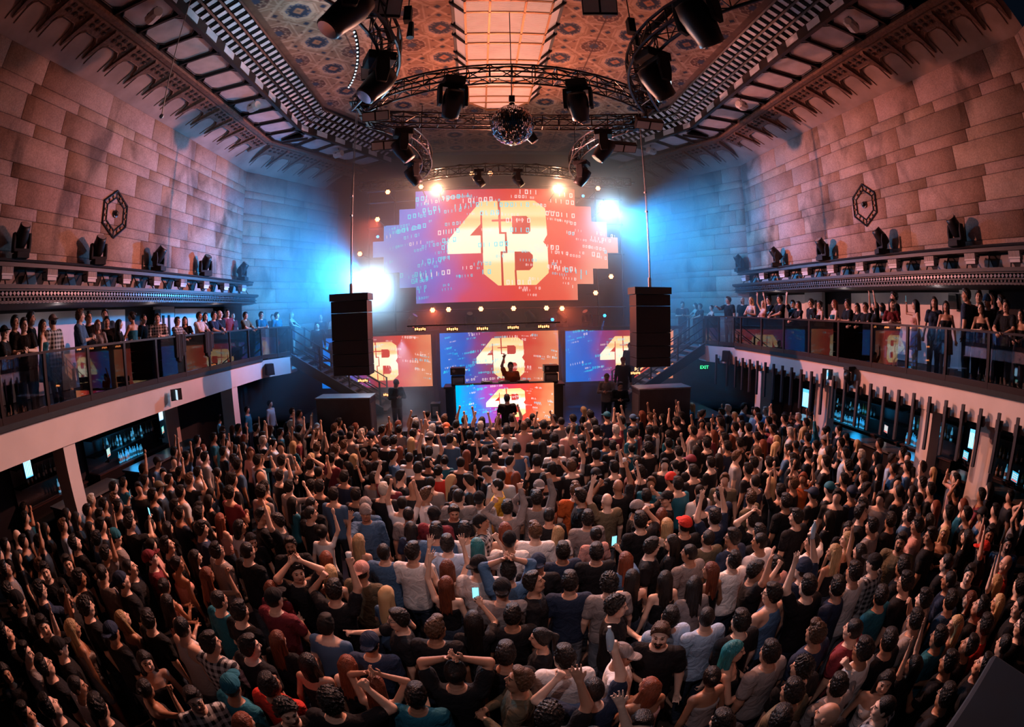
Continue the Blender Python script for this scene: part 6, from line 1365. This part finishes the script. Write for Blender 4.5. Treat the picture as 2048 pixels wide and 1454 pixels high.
# ---- balcony guests: u v row sex hair shirt facing arms extras (row 1 stands at the rail)
BT = {'g': (0, 540, 6.61), 'h': (300, 560, 6.02), 'i': (1348, 560, 5.82), 'j': (1700, 540, 5.885)}
BALC = '''
g 50 830 1 m cK K r h g cu|190 700 2 m s K r d|310 730 1 m s K c h cu|400 650 2 m s K r d|560 740 1 f l T^ r d|700 680 1 m CG D l d|1050 610 1 m q B r h cu|1165 630 2 m s K" c d|1290 730 1 f R G c d|1385 590 3 m s B c d|1410 690 2 m s K c d|1570 720 1 f l K r h|1750 620 1 f p T^ l h|1890 650 2 m z K r d|2080 640 1 m s D c h cu
h 325 500 1 m s D r e|420 490 1 f l K c e|590 440 1 m s W r e b|665 440 2 f l K r d|765 430 1 m s N r e|835 415 2 m 0 K r d g|930 400 2 m z M r d|1000 430 3 f p M r d|1145 430 1 m s O r e|1265 430 1 m s T r h|1370 440 1 m s T r d|1560 430 1 f L K' r e|1470 450 2 m s K r d
i 380 300 1 f l K' l e|440 310 1 m s K l e|575 340 1 f p K' l e|725 240 1 m q K l n|800 240 2 m 0 K l d b|900 240 1 f L G' l h|1040 280 1 f L P' l U|1105 240 2 m s K l e g|1235 225 1 m s K l e|1385 280 2 m s K l R|1450 290 1 f l K l e|1600 270 1 m s K l d|1700 290 1 f p K l h ph|1870 280 1 f R T^ l h|2025 280 1 m s K l h
j 85 440 1 f l K l e|185 440 1 m s K l e|300 430 1 f l K l U|380 440 2 f l K l d|490 400 1 f l M c h|525 320 2 m s K l d|775 410 1 f l P^ l w ph|990 380 1 f l N c d|1130 430 1 f l K^ c d|1375 300 1 m s N s d|1515 320 2 m s K c d|1545 450 1 f s K' c h|1615 370 2 m kB K c d|1680 340 3 f l K l d|1785 370 2 m s K l d|1840 430 1 m s K l e|2010 530 1 f l K' l e'''
bl = Counter(); BP = []
for line in BALC.strip().split('\n'):
    ox, oy, s_ = BT[line[0]]; sx = -1 if line[0] in 'gh' else 1
    for e in line[2:].split('|'):
        u, v, row, sex, hair, shirt, face, arms, *ex = e.split(); ex = ' '.join(ex); px, py = ox + float(u) / s_, oy + float(v) / s_; row = int(row)
        w = at(0, sx * (8.42 + {1: .38, 2: .85, 3: 1.5}[row]), px, py); hs = random.Random(int(px * 9 + py)); sc = min(1.12, max(.88, (float(w[2]) - 3.27) / 1.65)); x, y = float(w[0]), float(w[1])
        if y > 15.4 and row == 1: x -= sx * min(.55, (y - 15.4) * .45)
        th = {'r': -PI / 2 - .3 if sx < 0 else -PI / 2, 'l': PI / 2 + .3 if sx > 0 else PI / 2, 'c': math.atan2(x - CAM[0], -y), 's': 0.2}[face]
        if face == 'r' and sx < 0: th = math.atan2(-(0 - x), 13 - y) if arms != 'e' else -PI / 2
        if face == 'l' and sx > 0: th = math.atan2(-(0 - x), 13 - y) if arms != 'e' else PI / 2
        wd, hn, tp, xs = describe(sex, hair, shirt, arms, ex); lb = '%s with %s, %s, %s' % (wd, hn, tp, ('at the %s balcony rail' % ('left' if sx < 0 else 'right') if row == 1 else 'farther back on the %s balcony' % ('left' if sx < 0 else 'right')))
        if xs: lb = lb.replace(', ', ', ' + xs[0] + ', ', 1)
        elif ARMW[arms] and row > 1: lb = lb.replace(', ', ', ' + ARMW[arms] + ', ', 1)
        BP.append(dict(px=px, py=py, x=x, y=y, th=th, sex=sex, hair=hair, shirt=shirt, arms=arms, ex=ex, sc=sc, lb=lb, hs=hs, sx=sx, tp=tp, wd=wd)); bl[lb] += 1
uniq = [b for b in BP if bl[b['lb']] == 1]; tpc = Counter((b['wd'], b['tp'], b['sx']) for b in BP); usedb = set(b['lb'] for b in uniq)
for b in BP:
    if bl[b['lb']] > 1:
        for a in sorted(BP, key=lambda a: abs(a['px'] - b['px'])):
            if a is b or a['sx'] != b['sx']: continue
            if tpc[(a['wd'], a['tp'], a['sx'])] != 1: continue
            c = '%s in %s, %s balcony, just %s of the %s in %s' % (b['wd'], b['tp'], 'left' if b['sx'] < 0 else 'right', 'left' if b['px'] < a['px'] else 'right', a['wd'], a['tp'])
            if c not in usedb and len(c.split()) <= 16: b['lb'] = c; usedb.add(c); break
    t, hands = spawn(b['x'], b['y'], 3.27, b['th'] + b['hs'].uniform(-.1, .1), b['sex'], b['hair'], b['shirt'], b['arms'], '0' if b['arms'] == 'e' else b['hs'].choice('0+-'), b['ex'], b['sc'], SKINS[b['hs'].choice((0, 1, 3, 5))], b['lb'], 'guests on the %s balcony' % ('left' if b['sx'] < 0 else 'right'))
    if 'ph' in b['ex']: held(t, hands, 'phone', ' '.join(b['lb'].replace(',', '').split()[:9]))
    if 'cu' in b['ex']: held(t, hands, 'cup', ' '.join(b['lb'].replace(',', '').split()[:9]))
for (y, lb) in ((10.5, 'dark jacket hung over the left handrail between the leaning plaid shirt and black top'), (12.0, 'dark jacket hung over the left handrail below the white t-shirt')):
    j = MB(); 
    for k in range(7):
        a = k / 6; j.bb(-8.52 - .03, -8.36 + .01 * math.sin(k * 2), y - .2 + a * .4 - .045, y - .2 + a * .4 + .045, 3.85 - .12 * math.sin(a * 5), 4.44)
    tag(j.build('jacket', mat('jacket_black', (.012, .012, .014), .9), bevel=.03), lb, 'jacket')
# ---- on and beside the stage
SP = [(.25, 15.75, 1.1, PI, 'm', 's', 'E', 'R', '0', '', 1.04, 'DJ in an orange t-shirt behind the booth with one arm raised'),
      (.02, 13.95, .45, 0.1, 'm', 's', 'K', 'h', '0', '', .98, 'person in dark shirt standing against the LED booth front, back to the camera'),
      (3.45, 15.6, .72, PI - .4, 'm', 'cO', 'G"', 'h', '0', '', 1.0, 'person in a brimmed cap and patterned jacket on the right stairs'), (4.2, 16.2, 1.2, PI - .2, 'm', 'cM', 'K"', 'd', '0', '', 1.0, 'person in dark red cap standing high beside the right hanging speaker'),
      (3.8, 15.2, .5, PI - .2, 'm', 's', 'K"', 'h', 'v', '', 1.0, 'person in black crouched low on the right of the stage'), (4.9, 17.6, 1.6, PI, 'm', 's', 'K"', 'd', '0', '', 1.0, 'person in black on the right staircase'),
      (-3.6, 15.9, .7, PI + .5, 'm', 'kG', 'K"', 'h', 'v', '', 1.0, 'person in grey beanie at the left foot of the stage in the smoke'), (-6.9, 17.6, 2.7, PI + .3, 'm', 's', 'K"', 'd', '0', '', 1.0, 'person in black on the upper left staircase'),
      (-6.2, 17.7, 2.2, PI + .1, 'm', 's', 'N"', 'h', '0', '', 1.0, 'person in navy on the middle of the left staircase'), (-7.2, 18.9, 3.0, PI + .4, 'm', '0', 'K"', 'd', '0', '', 1.0, 'bald man in black at the head of the left stairs'),
      (-6.6, 18.9, 3.0, PI + .3, 'f', 'l', 'P', 'h', '0', '', 1.0, 'woman in a pink top at the head of the left stairs'), (7.6, 18.7, 3.2, PI - .4, 'm', 's', 'K', 'h', '0', '', 1.0, 'person clapping at the head of the right stairs')]
for x, y, z_, th, sex, hair, shirt, arms, hd, ex, sc, lb in SP: spawn(x, y, z_, th, sex, hair, shirt, arms, hd, ex, sc, SKINS[0], lb, 'people on and beside the stage')
tag(MB().bb(-.5, .5, 13.75, 14.18, 0, .45).build('stage_riser', STAGEM), 'low black riser in front of the DJ booth', 'riser')
S(MB().bb(-7.9, -5.9, 18.45, 19.6, 2.9, 3.0).bb(6.9, 8.4, 18.3, 19.4, 3.1, 3.2).build('floor_landing', STAGEM))

# ---- everyone farther back, seen smallest: one object
def crowd_body(sex, ps):
    key = ('cb', sex, ps)
    if key in _lib: return _lib[key]
    B = BODY[sex]; t0 = B['t']; B['t'] = [(z, a + .016, b + .014, c) for z, a, b, c in t0]; V, Q, fm, HM, hands, arms, g = make_body(sex, ps, '0', 2.5); B['t'] = t0
    z = V[:, 2]; reg = np.where(z < .9, 2, np.where(z < 1.455, 1, 0))
    for S_, E, W, sx, hd in arms:
        def seg(P, a, b):
            ab = b - a; t = np.clip((P - a) @ ab / (ab @ ab), 0, 1); return np.linalg.norm(P - a - t[:, None] * ab, axis=1)
        d1 = seg(V, S_, S_ + (E - S_) * .6); d2 = seg(V, S_ + (E - S_) * .65, E); d3 = seg(V, E, W + (W - E) * .6); arm = (np.minimum(d2, d3) < .075) & (np.minimum(d2, d3) < d1) & ((np.abs(V[:, 0]) > .15) | (V[:, 1] > .14) | (z > 1.45)); reg[arm] = 0; reg[(d1 < .08) & ~arm & (z > 1.2)] = 1
    _lib[key] = (V, Q, reg); return _lib[key]
def crowd_fill():
    R = random.Random(5); pts = []; have = [tuple(q) for q in PX]; tries = 0
    while tries < 14000:
        tries += 1; x, y = R.uniform(-8.2, 8.2), R.uniform(2.6, 14.05)
        if y > 13.1 and not (-3.6 < x < 3.6 and y < 13.15): continue
        if abs(x) > 3.6 and y > 12.9: continue
        md = .47 if y > 6.5 else .52
        if any((x - a) ** 2 + (y - b) ** 2 < md * md for a, b in have): continue
        have.append((x, y)); pts.append((x, y))
    cast = []
    keys = [('m', 'd'), ('m', 'h'), ('m', 'd'), ('f', 'd'), ('m', 'h'), ('f', 'h'), ('m', 'w'), ('m', 'R'), ('m', 'U'), ('f', 'R')]; pal = ['K'] * 9 + ['N', 'G', 'G', 'W', 'M', 'B', 'P', 'T']
    for p in people:
        if not p['solo']: cast.append((p['x'], p['y'], p['th'], p['sc'], p['sex'], {'n': 'w', 'F': 'U', 'p': 'w', 'e': 'h'}.get(p['arms'], p['arms']), p['hair'], p['shirt']))
    for x, y in pts:
        k = R.choice(keys); cast.append((x, y, math.atan2(x, 15.5 - y) + R.uniform(-.25, .25), R.uniform(.93, 1.03) * (.95 if k[0] == 'f' else 1), k[0], k[1], R.choice('ssszquw' if k[0] == 'm' else 'llpRL'), R.choice(pal)))
    Vs, Fs, Cs, n = [], [], [], 0
    for x, y, th, s, sex, ps, hair, shirt in cast:
        c, sn = math.cos(th) * s, math.sin(th) * s; HM = np.array(head_matrix('0')); bare = shirt.endswith("'"); sc_ = shirt.rstrip("'\"^"); parts = []
        b = crowd_body(sex, ps); sk = np.array(SKINS[R.randrange(6)]); cl = np.array(COLR[sc_]); colr = np.where(b[2][:, None] == 1, cl, np.where(b[2][:, None] == 2, np.array((.012, .014, .02)), sk)); parts.append((b[0], b[1], colr))
        hat = None
        if len(hair) > 1: hat = {'c': 'cap', 'C': 'capback', 'k': 'beanie'}[hair[0]]; hc = COLR[hair[1]]; hair = 'z'
        if sex == 'f' and hair in 'szq': hair = 'l'
        st, hcl, _n = STYLE[hair if hair in STYLE else 'L']
        if st: h = make_hair(st, 1.7); parts.append((h[0] @ HM[:3, :3].T + HM[:3, 3], h[1], HAIRC[hcl]))
        if hat: h = make_hair(hat, 1.7); parts.append((h[0] @ HM[:3, :3].T + HM[:3, 3], h[1], hc))
        for V, Q, col in parts:
            W = np.stack([V[:, 0] * c - V[:, 1] * sn + x, V[:, 0] * sn + V[:, 1] * c + y, V[:, 2] * s], 1); Vs.append(W); Fs.append(Q + n); n += len(W); Cs.append(np.broadcast_to(np.asarray(col), W.shape))
    o = link('crowd', numpy_mesh('crowd', np.concatenate(Vs), np.concatenate(Fs), [CROWD_T], attr=np.concatenate(Cs)))
    tag(o, 'the rest of the packed crowd in the distance, toward the stage and in the gaps', 'crowd', kind='stuff'); print('FILL', len(cast), len(pts), 'faces', sum(len(f) for f in Fs))
crowd_fill()
print('PEOPLE', len(people), len(BP))
